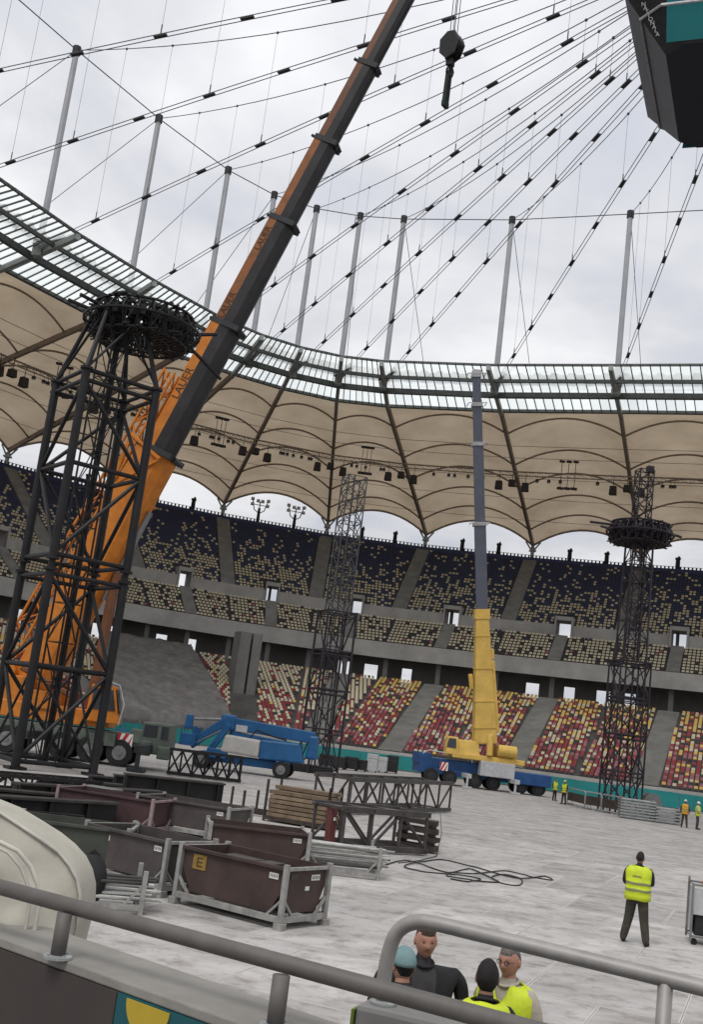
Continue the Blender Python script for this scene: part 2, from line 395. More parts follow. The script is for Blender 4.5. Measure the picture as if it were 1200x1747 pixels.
for i in BK[:-1]:
    # lower tier: aisle in the middle of each bay
    terrace('terrace', i, LS0, LS1, LZ0, LZ1, LROWS, lower)
    if -1 <= i:
        rows_of(i, LS0, LS1, LZ0, LZ1, LROWS, [(.5, 1.4)] if i != 4 else [], seats_lo, lambda f, i=i: seat_colour_lower(f, i), .35, .3)
    # stairway slab with steps in the middle of the bay, each tread standing 60 mm proud
    st = MB(); n_ = LROWS*2 if i != 4 else 0
    for r in range(n_):
        sa, sb = lerp(LS0, LS1, r/n_), lerp(LS0, LS1, (r+1)/n_); z = LZ0+(LZ1-LZ0)*r/n_+.18
        Am = (ring(i,sa,z)+ring(i+1,sa,z))/2; Bm = (ring(i,sb,z)+ring(i+1,sb,z))/2; d = (ring(i+1,sa,z)-ring(i,sa,z)).normalized()*1.25; up = V((0,0,(LZ1-LZ0)/n_))
        st.quad(Am-d, Am+d, Bm+d, Bm-d); st.quad(Bm-d, Bm+d, Bm+d+up, Bm-d+up)
        st.quad(Am-d-V((0,0,.5)), Am-d, Bm-d, Bm-d-V((0,0,.5))); st.quad(Am+d, Am+d-V((0,0,.5)), Bm+d-V((0,0,.5)), Bm+d)
    if st.v: wb(st, 'stairway', 'stair', lower)
    # front wall of the lower tier with teal boards
    mb = MB(); A, B = ring(i, LS0, 0), ring(i+1, LS0, 0); inn = (CTR-A); inn.z = 0; inn.normalize()
    h = V((0,0,LZ0+.1)); mb.hexa([A, B, B-inn*.25, A-inn*.25, A+h, B+h, B-inn*.25+h, A-inn*.25+h]); wb(mb, 'front_wall', 'concrete', lower)
    nb = 4
    for q in range(nb):
        a, b = A.lerp(B, (q+.01)/nb)+inn*.12, A.lerp(B, (q+.99)/nb)+inn*.12; zb, zt = V((0,0,.12)), V((0,0,1.5+rnd.uniform(-.05,.05)))
        mb = MB(); mb.hexa([a+zb, b+zb, b+zb-inn*.06, a+zb-inn*.06, a+zt, b+zt, b+zt-inn*.06, a+zt-inn*.06]); wb(mb, 'teal_board', 'teal', lower)
    # concourse floor, back wall with openings, columns
    CS = .575
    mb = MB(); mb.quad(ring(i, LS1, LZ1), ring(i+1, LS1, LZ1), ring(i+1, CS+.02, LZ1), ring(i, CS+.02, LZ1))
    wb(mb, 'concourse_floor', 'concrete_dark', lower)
    mb = MB(); zt = 15.0
    A, B = ring(i, CS, LZ1), ring(i+1, CS, LZ1); L = (B-A).length; d = (B-A)/L; out = V((-d.y, d.x, 0))
    if out.dot(A-CTR) < 0: out = -out
    ops = []
    xs = {2: (.25, .55, .72), 3: (.30, .62), 4: (), 5: (.45, .8), 6: (.18,), 7: (.30, .62, .90), 8: (.15,), 1: (.3, .7), 9: (.3,.6)}.get(i, (.3, .7))
    for x in xs: ops.append((x*L-rnd.uniform(.6, .95), x*L+rnd.uniform(.6, .95)))
    x = 0
    def wall(x0, x1, z0, z1):
        p = [A+d*x0, A+d*x1, A+d*x1+out*.3, A+d*x0+out*.3]
        mb.hexa([V((q.x,q.y,z0)) for q in p]+[V((q.x,q.y,z1)) for q in p])
    for o0, o1 in ops:
        wall(x, o0, LZ1, zt); wall(o0, o1, LZ1+2.15, zt); x = o1
    wall(x, L, LZ1, zt)
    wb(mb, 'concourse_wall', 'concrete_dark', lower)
    for t_ in (.02, .5):
        c = ring(i, .505, 0).lerp(ring(i+1, .505, 0), t_); mb = MB(); mb.box((c.x, c.y, (LZ1+13.3)/2), (.6, .6, 3.0), math.atan2(d.y, d.x)); wb(mb, 'concourse_column', 'concrete_dark', lower)
    # fascia of the upper tier and its slab
    mb = MB(); A, B = ring(i, .478, 0), ring(i+1, .478, 0); A2, B2 = ring(i, .487, 0), ring(i+1, .487, 0)
    zz = lambda p, z: V((p.x, p.y, z))
    mb.hexa([zz(A,13.2), zz(B,13.2), zz(B2,13.2), zz(A2,13.2), zz(A,15.25), zz(B,15.25), zz(B2,15.25), zz(A2,15.25)])
    wb(mb, 'fascia', 'concrete', upper)
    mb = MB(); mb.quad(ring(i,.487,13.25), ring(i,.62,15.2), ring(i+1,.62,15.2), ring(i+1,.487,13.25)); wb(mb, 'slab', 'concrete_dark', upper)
    # upper tier, two blocks with a cross aisle; entrance opening in mid bay
    terrace('terrace', i, *US[0][:4], US[0][4], upper)
    terrace('terrace', i, *US[1][:4], US[1][4], upper, cut=(0, 3, .435, .565))
    mb = MB(); mb.quad(ring(i,.605,19.0), ring(i+1,.605,19.0), ring(i+1,.637,19.0), ring(i,.637,19.0)); wb(mb, 'cross_aisle', 'stair', upper)
    mb = MB()
    for fa, fb in ((0, .435), (.565, 1)):
        P = [ring(i, q, 0).lerp(ring(i+1, q, 0), f) for q, f in ((.628,fa),(.628,fb),(.637,fb),(.637,fa))]
        mb.hexa([zz(p, 18.99) for p in P]+[zz(p, 20.75) for p in P])
    wb(mb, 'aisle_wall', 'concrete', upper)
    # entrance: cheeks and lintel, open to the sky behind
    mb = MB(); f0, f1 = .435, .565
    for f in (f0, f1):
        g_ = .014 if f == f0 else -.014
        P = [ring(i, q, 0).lerp(ring(i+1, q, 0), ff) for q, ff in ((.622,f-g_),(.622,f),(.70,f),(.70,f-g_))]
        mb.hexa([zz(p, 18.98) for p in P]+[zz(p, 21.9) for p in P])
    P = [ring(i, q, 0).lerp(ring(i+1, q, 0), ff) for q, ff in ((.624,f0+.001),(.624,f1-.001),(.70,f1-.001),(.70,f0+.001))]
    mb.hexa([zz(p, 21.35) for p in P]+[zz(p, 21.88) for p in P])
    wb(mb, 'entrance', 'concrete', upper)
    if i % 2 == 0:   # a half-open door leaf in some entrances
        mb = MB(); P = [ring(i, q, 0).lerp(ring(i+1, q, 0), ff) for q, ff in ((.66,f0+.03),(.66,f0+.06),(.664,f0+.06),(.664,f0+.03))]
        mb.hexa([zz(p, 19.0) for p in P]+[zz(p, 21.35) for p in P]); wb(mb, 'door', 'concrete_dark', upper)
    rows_of(i, *US[0][:4], US[0][4], [(.5, .95)], seats_up, lambda f: seat_colour_upper(0, f), .35, .3)
    st = MB(); n_ = US[0][4]*2
    for r in range(n_):
        sa, sb = lerp(US[0][0], US[0][1], r/n_), lerp(US[0][0], US[0][1], (r+1)/n_); z = US[0][2]+(US[0][3]-US[0][2])*r/n_+.24
        Am = (ring(i,sa,z)+ring(i+1,sa,z))/2; Bm = (ring(i,sb,z)+ring(i+1,sb,z))/2; d = (ring(i+1,sa,z)-ring(i,sa,z)).normalized()*.8; up = V((0,0,(US[0][3]-US[0][2])/n_))
        st.quad(Am-d, Am+d, Bm+d, Bm-d); st.quad(Bm-d, Bm+d, Bm+d+up, Bm-d+up)
        st.quad(Am-d-V((0,0,.5)), Am-d, Bm-d, Bm-d-V((0,0,.5))); st.quad(Am+d, Am+d-V((0,0,.5)), Bm+d-V((0,0,.5)), Bm+d)
    wb(st, 'stairway', 'stair', upper)
    Lb = (ring(i,.8,0)-ring(i+1,.8,0)).length
    rows_of(i, *US[1][:4], US[1][4], [], seats_up, lambda f: seat_colour_upper(1, f), 1.35, 1.25, skiprow=lambda r, f: r < 4 and .405 < f < .595)
    # upper aisles at the beams: stepped slab
for i in BK:
    st = MB(); n_ = US[1][4]*2
    d = (ring(min(i+1,10), .8, 0)-ring(max(i-1,-1), .8, 0)).normalized()*1.0
    for r in range(n_):
        sa, sb = lerp(US[1][0], US[1][1], r/n_), lerp(US[1][0], US[1][1], (r+1)/n_); z = US[1][2]+(US[1][3]-US[1][2])*r/n_+.22
        a, b = ring(i, sa, z), ring(i, sb, z); up = V((0,0,(US[1][3]-US[1][2])/n_))
        st.quad(a-d, a+d, b+d, b-d); st.quad(b-d, b+d, b+d+up, b-d+up); lo = V((0,0,.5))
        st.quad(a-d-lo, a-d, b-d, b-d-lo); st.quad(a+d, a+d-lo, b+d-lo, b+d)
    a = ring(i, .630, 0); st.hexa([V((q.x,q.y,z)) for z in (19.01, 20.6) for q in (a-d, a+d, ring(i,.64,0)+d, ring(i,.64,0)-d)])
    wb(st, 'stairway', 'stair', upper)
# back parapet with dark railing pickets
for i in BK[:-1]:
    mb = MB(); P = [ring(i,.967,0), ring(i+1,.967,0), ring(i+1,.977,0), ring(i,.977,0)]
    mb.hexa([V((p.x,p.y,31.6)) for p in P]+[V((p.x,p.y,32.7)) for p in P]); wb(mb, 'back_wall', 'seat_navy', upper)
    mb = MB(); A, B = ring(i,.972,32.7), ring(i+1,.972,32.7); n_ = int((B-A).length/.55)
    for q in range(n_): c = A.lerp(B, (q+.5)/n_); mb.box(c+V((0,0,.22)), (.22,.12,.45))
    mb.beam(A+V((0,0,.05)), B+V((0,0,.05)), .1, .08)
    o = wb(mb, 'top_railing', 'black_steel', upper); o['kind'] = 'stuff'
# seats
def seat_mb(p, f, c, mb, lo=.38, hi=.80, hw=.20):
    r = V((-f.y, f.x, 0)); mb.cur = c
    b = p - f*.14
    mb.hexa([b-r*hw+V((0,0,lo)), b+r*hw+V((0,0,lo)), b+r*hw-f*.05+V((0,0,lo)), b-r*hw-f*.05+V((0,0,lo)),
             b-r*(hw-.02)-f*.07+V((0,0,hi)), b+r*(hw-.02)-f*.07+V((0,0,hi)), b+r*(hw-.02)-f*.12+V((0,0,hi)), b-r*(hw-.02)-f*.12+V((0,0,hi))])
    if hi < .7: return
    mb.hexa([p-r*.18+f*.20+V((0,0,.36)), p-r*.21-f*.14+V((0,0,.36)), p+r*.21-f*.14+V((0,0,.36)), p+r*.18+f*.20+V((0,0,.36)),
             p-r*.18+f*.20+V((0,0,.43)), p-r*.21-f*.14+V((0,0,.41)), p+r*.21-f*.14+V((0,0,.41)), p+r*.18+f*.20+V((0,0,.43))])
SCOL = ['navy','cream','yellow','red','rose','dark']
SM = ['seat_'+c for c in SCOL]
# grey sheet drawn over part of the lower tier, and the concrete pier beside it
def lower_g(px, s, z):
    """position along the beams (beam number + fraction) at plan fraction s in the direction of photo column px"""
    lo, hi = -1.0, 9.999
    for _ in range(30):
        mid = (lo+hi)/2; i = int(math.floor(mid)); p = ring(i, s, z).lerp(ring(i+1, s, z), mid-i)
        if proj(p)[0] < px: lo = mid
        else: hi = mid
    return lo
def lower_p(g_, s, z):
    i = int(math.floor(g_)); return ring(i, s, z).lerp(ring(i+1, s, z), g_-i)
def lower_at(px, s, z): return lower_p(lower_g(px, s, z), s, z)
P = []
for a in range(61):
    t = a/60; s = lerp(.0, .452, t); z = lerp(LZ0, LZ1, t)+.92; g0, g1 = lower_g(172, s, z), lower_g(lerp(402, 326, t), s, z)
    row = []
    for b in range(61):
        p = lower_p(lerp(g0, g1, b/60), s, z)
        row.append(p+V((0,0,.06*math.sin(b*.23+a*.5)+.05*math.sin(b*.61-a*.8)+rnd.uniform(-.05,.05)+(.20 if a % 2 == 0 else 0))))
    P.append(row)
P.insert(0, [V((p.x,p.y,.15)) for p in P[0]])
sheet = MB().grid(P).build('cover_sheet', 'tarp_grey', smooth=True)
so_ = sheet.modifiers.new('solid', 'SOLIDIFY'); so_.thickness = .04
tag(sheet, 'wrinkled grey sheet covering the lower seats behind the orange crane', 'tarpaulin')
ropes = MB()
for a in (12, 24, 36, 48):
    ropes.path([p+V((0,0,.03)) for p in P[a+1]], .025, 4)
o = ropes.build('rope', 'steel_grey'); o.parent = sheet
def under_sheet(p):
    x, y = proj(p)
    t = min(1, max(0, (p.z-LZ0)/(LZ1-LZ0))); return 165 < x < lerp(404, 328, t)
pier_c = lower_at(396, .26, 0)
def under_pier(p): return 392 < proj(p)[0] < 440
pier = empty('concrete_pier', 'tall grey concrete pier splitting the lower seating left of the middle tower', 'pier', pier_c)
dv_ = (pier_c-CTR); dv_.z = 0; dv_.normalize(); sd = V((-dv_.y, dv_.x, 0)); rz_ = math.atan2(sd.y, sd.x)
for off, wd_ in ((-.62, 1.35), (.92, 1.1)):
    mb = MB(); c = pier_c - sd*off; mb.box((c.x, c.y, 6.6), (wd_, 2.4, 13.2), rz_); wb(mb, 'pier_slab', 'concrete_dark', pier, bevel=.03)
mb = MB(); mb.box((pier_c.x+dv_.x*.3, pier_c.y+dv_.y*.3, 6.6), (.5, 1.6, 13.1), rz_); wb(mb, 'joint_filler', 'concrete_dark', pier)

SDIM = {True: (.40,.665,.185), False: (.36,.62,.19)}
for stand, seats in ((lower, seats_lo), (upper, seats_up)):
    if stand is lower: seats = [s for s in seats if not under_sheet(s[0]) and not under_pier(s[0])]
    view = []
    for q, s in enumerate(seats):
        x, y = proj(s[0])
        if 0 < x < 1200: view.append(((s[0]-CP).length, q))
    view.sort(); near = set(q for d_, q in view[:300]) if stand is lower else set(q for d_, q in view[:300])
    smesh = {}
    for c in SCOL:
        mb = MB(); seat_mb(V((0,0,0)), V((0,-1,0)), 0, mb, *SDIM[stand is lower]); smesh[c] = mb.mesh('seat', 'seat_'+c)
    for q in near:
        p, f, c = seats[q]; o = place('seat', smesh[c], None, p, math.atan2(f.x, -f.y)); o.parent = stand; o.location = p-stand.location
    mb = MB()
    for q, (p, f, c) in enumerate(seats):
        if q not in near and -90 < proj(p)[0] < 1300: seat_mb(p, f, SCOL.index(c), mb, *SDIM[stand is lower])
    o = wb(mb, 'seat_rows', SM, stand); o['kind'] = 'stuff'
    print('seats', len(seats))

# ================================================================ ROOF
roof = empty('stadium_roof', 'ring roof of tan fabric bays with glazed inner canopy, masts and cables', 'roof', w((50,75)))
TT = [0, .14, .35, .52, .69, .86, 1.0]
for i in BK:
    mb = MB(); mb.beam(MM(i)-V((0,0,.25)), OO(i), .42, .6); wb(mb, 'radial_beam', 'roof_steel', roof)
    mb = MB(); mb.beam(RR(i)-V((0,0,.35)), MM(i)-V((0,0,.35)), .45, .55); mb.box(NN(i)-V((0,0,.5)), (.9,.9,.9))
    wb(mb, 'canopy_beam', 'canopy_steel', roof)
    mb = MB(); b_ = OO(i); mb.tube((b_.x,b_.y,31.5), b_-V((0,0,.3)), .3, 10)
    for sg in (-1, 1):       # V-shaped head of the column
        j = i+sg
        if j in BE and j in BK: mb.tube(b_-V((0,0,1.1)), b_.lerp(OO(j), .07)+V((0,0,.55)), .13, 6)
    mb.box(b_-V((0,0,.9)), (1.0,1.0,.22)); wb(mb, 'column', 'canopy_steel', roof)
SUB = 3
for i in BK[:-1]:
    j = i+1; MI, MJ, OI, OJ = MM(i), MM(j), OO(i), OO(j)
    def hh(t): return min(1, t/.14)*lerp(.145, .185, t)
    def spoint(t, f):
        a = MI.lerp(OI, t); b = MJ.lerp(OJ, t); p = a.lerp(b, f); L = (a-b).length
        return p + V((0,0,4*f*(1-f)*hh(t)*L))
    ts = []
    for a, b in zip(TT[:-1], TT[1:]): ts += [(lerp(a, b, q/SUB), q/SUB) for q in range(SUB)]
    ts.append((1.0, 0))
    P = []
    for t, fr in ts:
        dip = -.42*4*fr*(1-fr) if t > .14 else -.05
        P.append([spoint(t, f/16)+V((0,0,.12+dip*math.sin(math.pi*f/16)*(1 if fr else 0))) for f in range(17)])
    panel = wb(MB().grid(P), 'fabric_bay', 'membrane', roof, smooth=True)
    for t in TT[1:]:
        mb = MB(); mb.path([spoint(t, f/14)-V((0,0,.05)) for f in range(15)], .13 if t < 1 else .17, 6)
        mb.build('arch_rib', 'roof_steel', panel, smooth=True)
    for t in (.22, .30, .445, .6, .78):      # thin tie cables across each bay
        mb = MB(); mb.tube(spoint(t, 0), spoint(t, 1), .035, 4); wb(mb, 'tie_cable', 'cable', roof)
    mb = MB(); mb.beam(MI+V((0,0,.0)), MJ+V((0,0,.0)), .5, .35); wb(mb, 'gutter', 'ring_steel', roof)
    mb = MB(); a, b = OI.lerp(OJ, .02), OI.lerp(OJ, .98); mb.tube(a-V((0,0,1.6)), b-V((0,0,1.6)), .04, 4); wb(mb, 'tie_cable', 'cable', roof)
    # inner glazed canopy
    def cpt(f, t): return RR(i).lerp(RR(j), f).lerp(MM(i).lerp(MM(j), f), t)
    for t, ww, hgt, dz in ((.015,.22,.25,.05), (.27,.30,.38,-.35), (.54,.55,.62,-.55)):
        mb = MB(); mb.beam(cpt(0,t)+V((0,0,dz)), cpt(1,t)+V((0,0,dz)), ww, hgt); wb(mb, 'ring_beam', 'ring_steel', roof)
    mb = MB(); mb.tube(cpt(0,.40)+V((0,0,.9)), cpt(1,.40)+V((0,0,.9)), .28, 6)     # ring cables above the glass
    for q in range(7): c = cpt((q+.5)/7, .40)+V((0,0,.9)); mb.box(c, (.8,.8,.7))
    wb(mb, 'tension_ring', 'canopy_steel', roof)
    npan = 8 if (MM(i)-MM(j)).length < 10.5 else 13
    for q in range(npan):
        f = q/npan
        mb = MB(); mb.beam(cpt(f,0)+V((0,0,.05)), cpt(f,1)+V((0,0,-.02)), .085, .16); wb(mb, 'glazing_bar', 'ring_steel', roof)
        for t0, t1 in ((.01,.535),(.545,.99)):
            a, b, c, d = cpt(f+.05/npan,t0), cpt(f+.95/npan,t0), cpt(f+.95/npan,t1), cpt(f+.05/npan,t1)
            up = V((0,0,.20)); mb = MB(); mb.quad(a+up, b+up, c+up, d+up); wb(mb, 'glass_pane', 'pane', roof)
# masts and cable net
HUB = w((0,0), 55.1)
TOP = {i: w(BE[i][1], ZT) for i in BE}
NODE = {i: w(BE[i][1], ZN) for i in BE}
CL = [.112+.0935*q for q in range(8)]
for i in BE:
    T, N = TOP[i], NODE[i]
    mb = MB(); mb.tube(N, T, .34, 10, .30); mb.cur = 1; mb.tube(T-V((0,0,.5)), T+V((0,0,.35)), .42, 8); mb.sphere(N+V((0,0,.5)), .7, 8, 6)
    wb(mb, 'mast', ['mast','clamp'], roof, smooth=False)
    if i+1 in BE:
        mb = MB(); mb.tube(T, TOP[i+1], .06, 5); wb(mb, 'ring_cable', 'cable', roof)
    # backstay to the outer ring
    a = V(BE[i][1]).lerp(V(BE[i][3]), 1.2) if False else (BE[i][1][0]+(BE[i][3][0]-BE[i][1][0])*1.2, BE[i][1][1]+(BE[i][3][1]-BE[i][1][1])*1.2)
    mb = MB(); mb.tube(T, w(a, 45.0), .04, 5); wb(mb, 'back_stay', 'cable', roof)
    # lower radial cables, a pair with clamps
    side = (HUB-N).cross(V((0,0,1))).normalized()
    def lowp(s): return N.lerp(HUB, s)+V((0,0,.55*4*s*(1-s)))
    def upp(s): return T.lerp(HUB+V((0,0,1.2)), s)-V((0,0,2.6*4*s*(1-s)))
    SS = [q/16 for q in range(17)]
    mb = MB()
    for sg in (-1, 1): mb.path([lowp(s)+side*(.13*sg)+V((0,0,.06*sg)) for s in SS], .036, 5)
    pair = wb(mb, 'radial_cable', 'cable', roof)
    for s in CL+[.86, .94]:
        d = (lowp(s+.01)-lowp(s-.01)).normalized()
        mb = MB(); mb.beam(lowp(s)-d*.48, lowp(s)+d*.48, .30, .16); o = mb.build('cable_clamp', 'clamp'); o.parent = pair
    mb = MB(); mb.tube(lowp(0), lowp(.05), .42, 8, .25); o = mb.build('cable_socket', 'mast'); o.parent = pair
    mb = MB(); mb.path([upp(s) for s in SS], .042, 5); up_ = wb(mb, 'top_cable', 'cable', roof)
    for q, s in enumerate(CL):
        if q % 2 == 1 or q in (0,):
            # hangers stay vertical: same plan position on both cables
            mb = MB(); a, b = lowp(s), upp(s); mb.tube(a, b, .016, 4); mb.tube(a+V((0,0,.1)), a+V((0,0,.9)), .05, 5); mb.sphere(b, .13, 6, 4)
            o = mb.build('hanger', 'cable'); o.parent = up_
# catwalk with lamps under the fabric
lamp_i = 0
mat('lamp_case', (.035,.03,.028), .6); mat('lamp_glass', (.55,.55,.5), .2)
for i in BK[:-1]:
    t = .36
    A, B = MM(i).lerp(OO(i), t)-V((0,0,.75)), MM(i+1).lerp(OO(i+1), t)-V((0,0,.75))
    mb = MB(); n_ = 14
    for dz in (0, -.55): mb.beam(A+V((0,0,dz)), B+V((0,0,dz)), .22 if dz == 0 else .10, .16)
    for q in range(n_):
        a, b = A.lerp(B, q/n_), A.lerp(B, (q+1)/n_); mb.tube(a, b-V((0,0,.55)), .035, 4); mb.tube(b-V((0,0,.55)), b, .035, 4)
    cat = wb(mb, 'catwalk', 'roof_steel', roof)
    d = (B-A).normalized()
    fix = [.22, .30, .36, .41, .47, .60, .68, .74]
    for f in fix:
        if rnd.random() < .25: continue
        c = A.lerp(B, f+rnd.uniform(-.02,.02)); mb = MB(); mb.tube(c-V((0,0,.5)), c-V((0,0,1.0)), .04, 4); mb.box(c-V((0,0,1.15)), (.4,.4,.35)); mb.cur = 1; mb.box(c-V((0,0,1.35)), (.34,.34,.06))
        o = mb.build('spotlight', ['lamp_case','lamp_glass']); o.parent = cat
    if i % 2 == 1:
        for f in (.42, .48, .54):     # raised and hung instrument clusters
            c = A.lerp(B, f); mb = MB(); mb.tube(c, c+V((0,0,1.6)), .05, 4); mb.box(c+V((0,0,1.7)), (.7,.4,.25)); mb.tube(c, c-V((0,0,1.9)), .05, 4); mb.box(c-V((0,0,2.0)), (.8,.5,.28))
            o = mb.build('antenna', 'lamp_case'); o.parent = cat
# loudspeakers hung in threes at each beam
for q, i in enumerate(BK[1:-1]):
    t = .36; P0 = MM(i).lerp(OO(i), t)
    d = (MM(i+1)-MM(i-1)).normalized()
    sp = empty('hanging_loudspeakers', 'x', 'loudspeaker', P0-V((0,0,2.6)), 0, 'loudspeaker clusters under the roof')
    where = {0: 'left frame edge', 1: 'top of the left tower', 2: 'orange crane boom'}
    for k_, off in enumerate((-1.9, -.1, 1.7)):
        mb = MB(); c = d*off + V((0,0,.25 if k_ == 1 else (-.1 if k_ == 0 else -.25))); rz_ = math.atan2(d.y, d.x)
        mb.box(c, (.95,.8,1.15 if k_ != 1 else .9), rz_, .85); mb.tube(c+V((0,0,.4)), c+V((0,0,1.9)), .05, 4)
        o = mb.build('speaker_box', 'lamp_case'); o.parent = sp
    sp['bi'] = i
SPK_LABEL = {}
ords = ['leftmost','second','third','fourth','fifth','sixth','seventh','eighth','ninth','tenth']
spk = [o for o in COL.objects if o.name.startswith('hanging_loudspeakers')]
for o in spk:
    x, y = proj(o.location)
    o['px'] = x
spk.sort(key=lambda o: o['px'])
inview = [o for o in spk if -10 < o['px'] < 1210]
for o in spk:
    if o in inview:
        k_ = inview.index(o); o['label'] = 'dark loudspeaker cluster under the fabric roof, %s from the left' % ords[k_] if k_ else 'dark loudspeaker cluster under the fabric roof, leftmost of them'
    else: 
        for ch in list(o.children): bpy.data.objects.remove(ch)
        bpy.data.objects.remove(o); continue
    del o['px']; del o['bi']
# posts along the top of the upper tier and two lamp trees
mat('post_dark', (.02,.021,.026), .7)
posts = []
for i in BK[1:-1]:
    for f in (.36, .70):
        c = ring(i, .972, 32.6).lerp(ring(i+1, .972, 32.6), f); x, y = proj(c)
        if not (-5 < x < 1205) or 430 < x < 520: continue
        posts.append((x, c))
posts.sort(key=lambda q: q[0])
nums = ['first','second','third','fourth','fifth','sixth','seventh','eighth','ninth','tenth','eleventh','twelfth','thirteenth','fourteenth','fifteenth','sixteenth']
for k_, (x, c) in enumerate(posts):
    mb = MB(); mb.box((0,0,.8), (.62,.5,1.6), 0, .9); mb.box((0,0,1.72), (.72,.6,.3)); mb.box((.12,0,1.98), (.3,.35,.25))
    o = mb.build('rooftop_post', 'post_dark', bevel=.05); o.location = c
    tag(o, 'dark stubby post on the top rim of the upper tier, %s from the left' % nums[k_], 'post', 'posts on the upper rim')
for px, py, n_ in ((441, 893, 'left'), (500, 905, 'right')):
    best = min(((abs(proj(ring(i,.972,33).lerp(ring(i+1,.972,33), q/40))[0]-px), ring(i,.972,32.7).lerp(ring(i+1,.972,32.7), q/40)) for i in BK[:-1] for q in range(41)), key=lambda a: a[0])[1]
    t = empty('floodlight_tree', 'forked floodlight stand with lamps on the upper rim, %s of the pair' % n_, 'floodlight', best, .3, 'floodlight stands on the upper rim')
    mb = MB(); mb.tube((0,0,0), (0,0,2.2), .28, 8, .2)
    for sx in (-1, 1): mb.path([(0,0,1.4), (sx*.8,0,1.9), (sx*1.2,0,3.4)], .08, 5)
    mb.tube((-1.0,0,2.7), (1.0,0,2.7), .06, 5); mb.tube((0,0,2.2),(0,0,3.2),.09,5); mb.build('stand', 'post_dark', t)
    for x_, z_ in ((-1.25,3.5),(-1.2,2.7),(1.25,3.5),(1.2,2.7),(-.35,3.3),(.35,3.3)):
        mb = MB(); mb.box((x_,-.15,z_), (.5,.35,.45), 0, .9); mb.cur = 1; mb.box((x_,-.34,z_), (.42,.05,.36)); mb.build('floodlight', ['post_dark','lamp_glass'], t)

# ================================================================ VIDEO CUBE
mat('cube_navy', (.012,.013,.022), .5, var=.2, scale=.5); mat('cube_screen', (.03,.24,.26), .3, var=.1, scale=.2); mat('cube_dark', (.03,.03,.034), .5)
mat('silver_trim', (.35,.35,.37), .35, metal=.6)
cube = empty('video_cube', 'dark hanging video cube with teal screen and pale lettering', 'video screen', w((0,0), 42.6), math.atan2(AU.y, AU.x)); cube.location = w((0,-.8), 42.6); cube.scale = (1.06, .88, 1)
# local axes: x = stadium u, y = -n (towards viewer is +y after the rotation), z up
def octa(a, c, z): return [V(q) for q in ((-a,-a+c,z),(-a+c,-a,z),(a-c,-a,z),(a,-a+c,z),(a,a-c,z),(a-c,a,z),(-a+c,a,z),(-a,a-c,z))]
mb = MB(); lo, hi = octa(6.2,1.0,0), octa(8.4,1.3,3.0)
kk = len(mb.v); mb.v += [tuple(q) for q in lo+hi]
for q in range(8): mb.f.append((q,(q+1)%8,8+(q+1)%8,8+q)); mb.m.append(1)
mb.f.append(tuple(range(7,-1,-1))); mb.m.append(0)
mb.cur = 1
top = octa(8.4,1.3,9.5); kk = len(mb.v); mb.v += [tuple(q) for q in hi+top]
for q in range(8): mb.f.append((kk+q,kk+(q+1)%8,kk+8+(q+1)%8,kk+8+q)); mb.m.append(1)
mb.f.append(tuple(kk+8+q for q in range(8))); mb.m.append(1)
body = mb.build('body', ['cube_navy','cube_dark'], cube)
mb = MB(); mb.path([q*1.004+V((0,0,.0)) for q in octa(7.5,1.15,1.75)], .09, 5, closed=True); mb.build('trim', 'silver_trim', cube)
for sgn in (1, -1):
    mb = MB()
    for x0, x1, z0, z1 in ((-6.1,-4.3,.12,8.8),(4.3,6.1,.12,8.8),(-4.3,4.3,.12,1.5),(-4.3,4.3,8.0,8.8)):
        y = lambda z: sgn*(lerp(6.2,8.4,min(1,z/3.0))+.06)
        zz_ = sorted(set([z0, min(max(3.0,z0),z1), z1]))
        for a, b in zip(zz_[:-1], zz_[1:]): mb.quad((x0,y(a),a),(x1,y(a),a),(x1,y(b),b),(x0,y(b),b))
    mb.build('screen', 'cube_screen', cube)
mb = MB()
for sx in (-1,1):
    for sy in (-1,1): mb.tube((sx*4,sy*4,9.5), (sx*1.5,sy*1.5,13.0), .12, 5)
mb.build('hanger_frame', 'cable', cube)
def text(body_, size, material, parent, mtx, name='lettering', extr=.01, shear=0):
    cu = bpy.data.curves.new(name, 'FONT'); cu.body = body_; cu.size = size; cu.extrude = extr; cu.align_x = 'CENTER'; cu.align_y = 'CENTER'; cu.shear = shear
    o = bpy.data.objects.new('tmp', cu); COL.objects.link(o); bpy.context.view_layer.update()
    me = bpy.data.meshes.new_from_object(o); bpy.data.objects.remove(o); me.name = name
    me.materials.clear(); me.materials.append(M(material)); n = bpy.data.objects.new(name, me); COL.objects.link(n)
    n.parent = parent; n.matrix_local = mtx; return n
mat('lettering_white', (.75,.75,.74), .6)
sn = math.atan2(2.2, 3.0)
for sgn in (1,):
    # lettering that climbs along the sloping face beside the screen
    base = Matrix.Translation(V((6.9*1, sgn*(7.35), 1.45))) @ Matrix.Rotation(math.radians(-90)*sgn*1.0 if False else 0, 4, 'Z')
    fx = Matrix((( -sgn, 0, 0), (0, math.sin(sn)*sgn, math.cos(sn)*sgn), (0, math.cos(sn), -math.sin(sn)))).to_4x4()
    for k_, ch in enumerate('ARENA NATIONALA'):
        if ch == ' ': continue
        z = 2.9-k_*.17; x = sgn*0+6.55+.10*(14-k_)*.9
        yy = sgn*(lerp(6.2, 8.4, z/3.0)+.03)
        nrm = V((0, sgn*math.cos(sn), -math.sin(sn))); upv = V((0, sgn*math.sin(sn), math.cos(sn))); rt = upv.cross(nrm)
        mt = Matrix((rt, upv, nrm)).transposed().to_4x4(); mt.translation = V((x, yy, z)) + nrm*.02
        if x < 7.9: text(ch, .30, 'lettering_white', cube, mt, 'letter', .004)

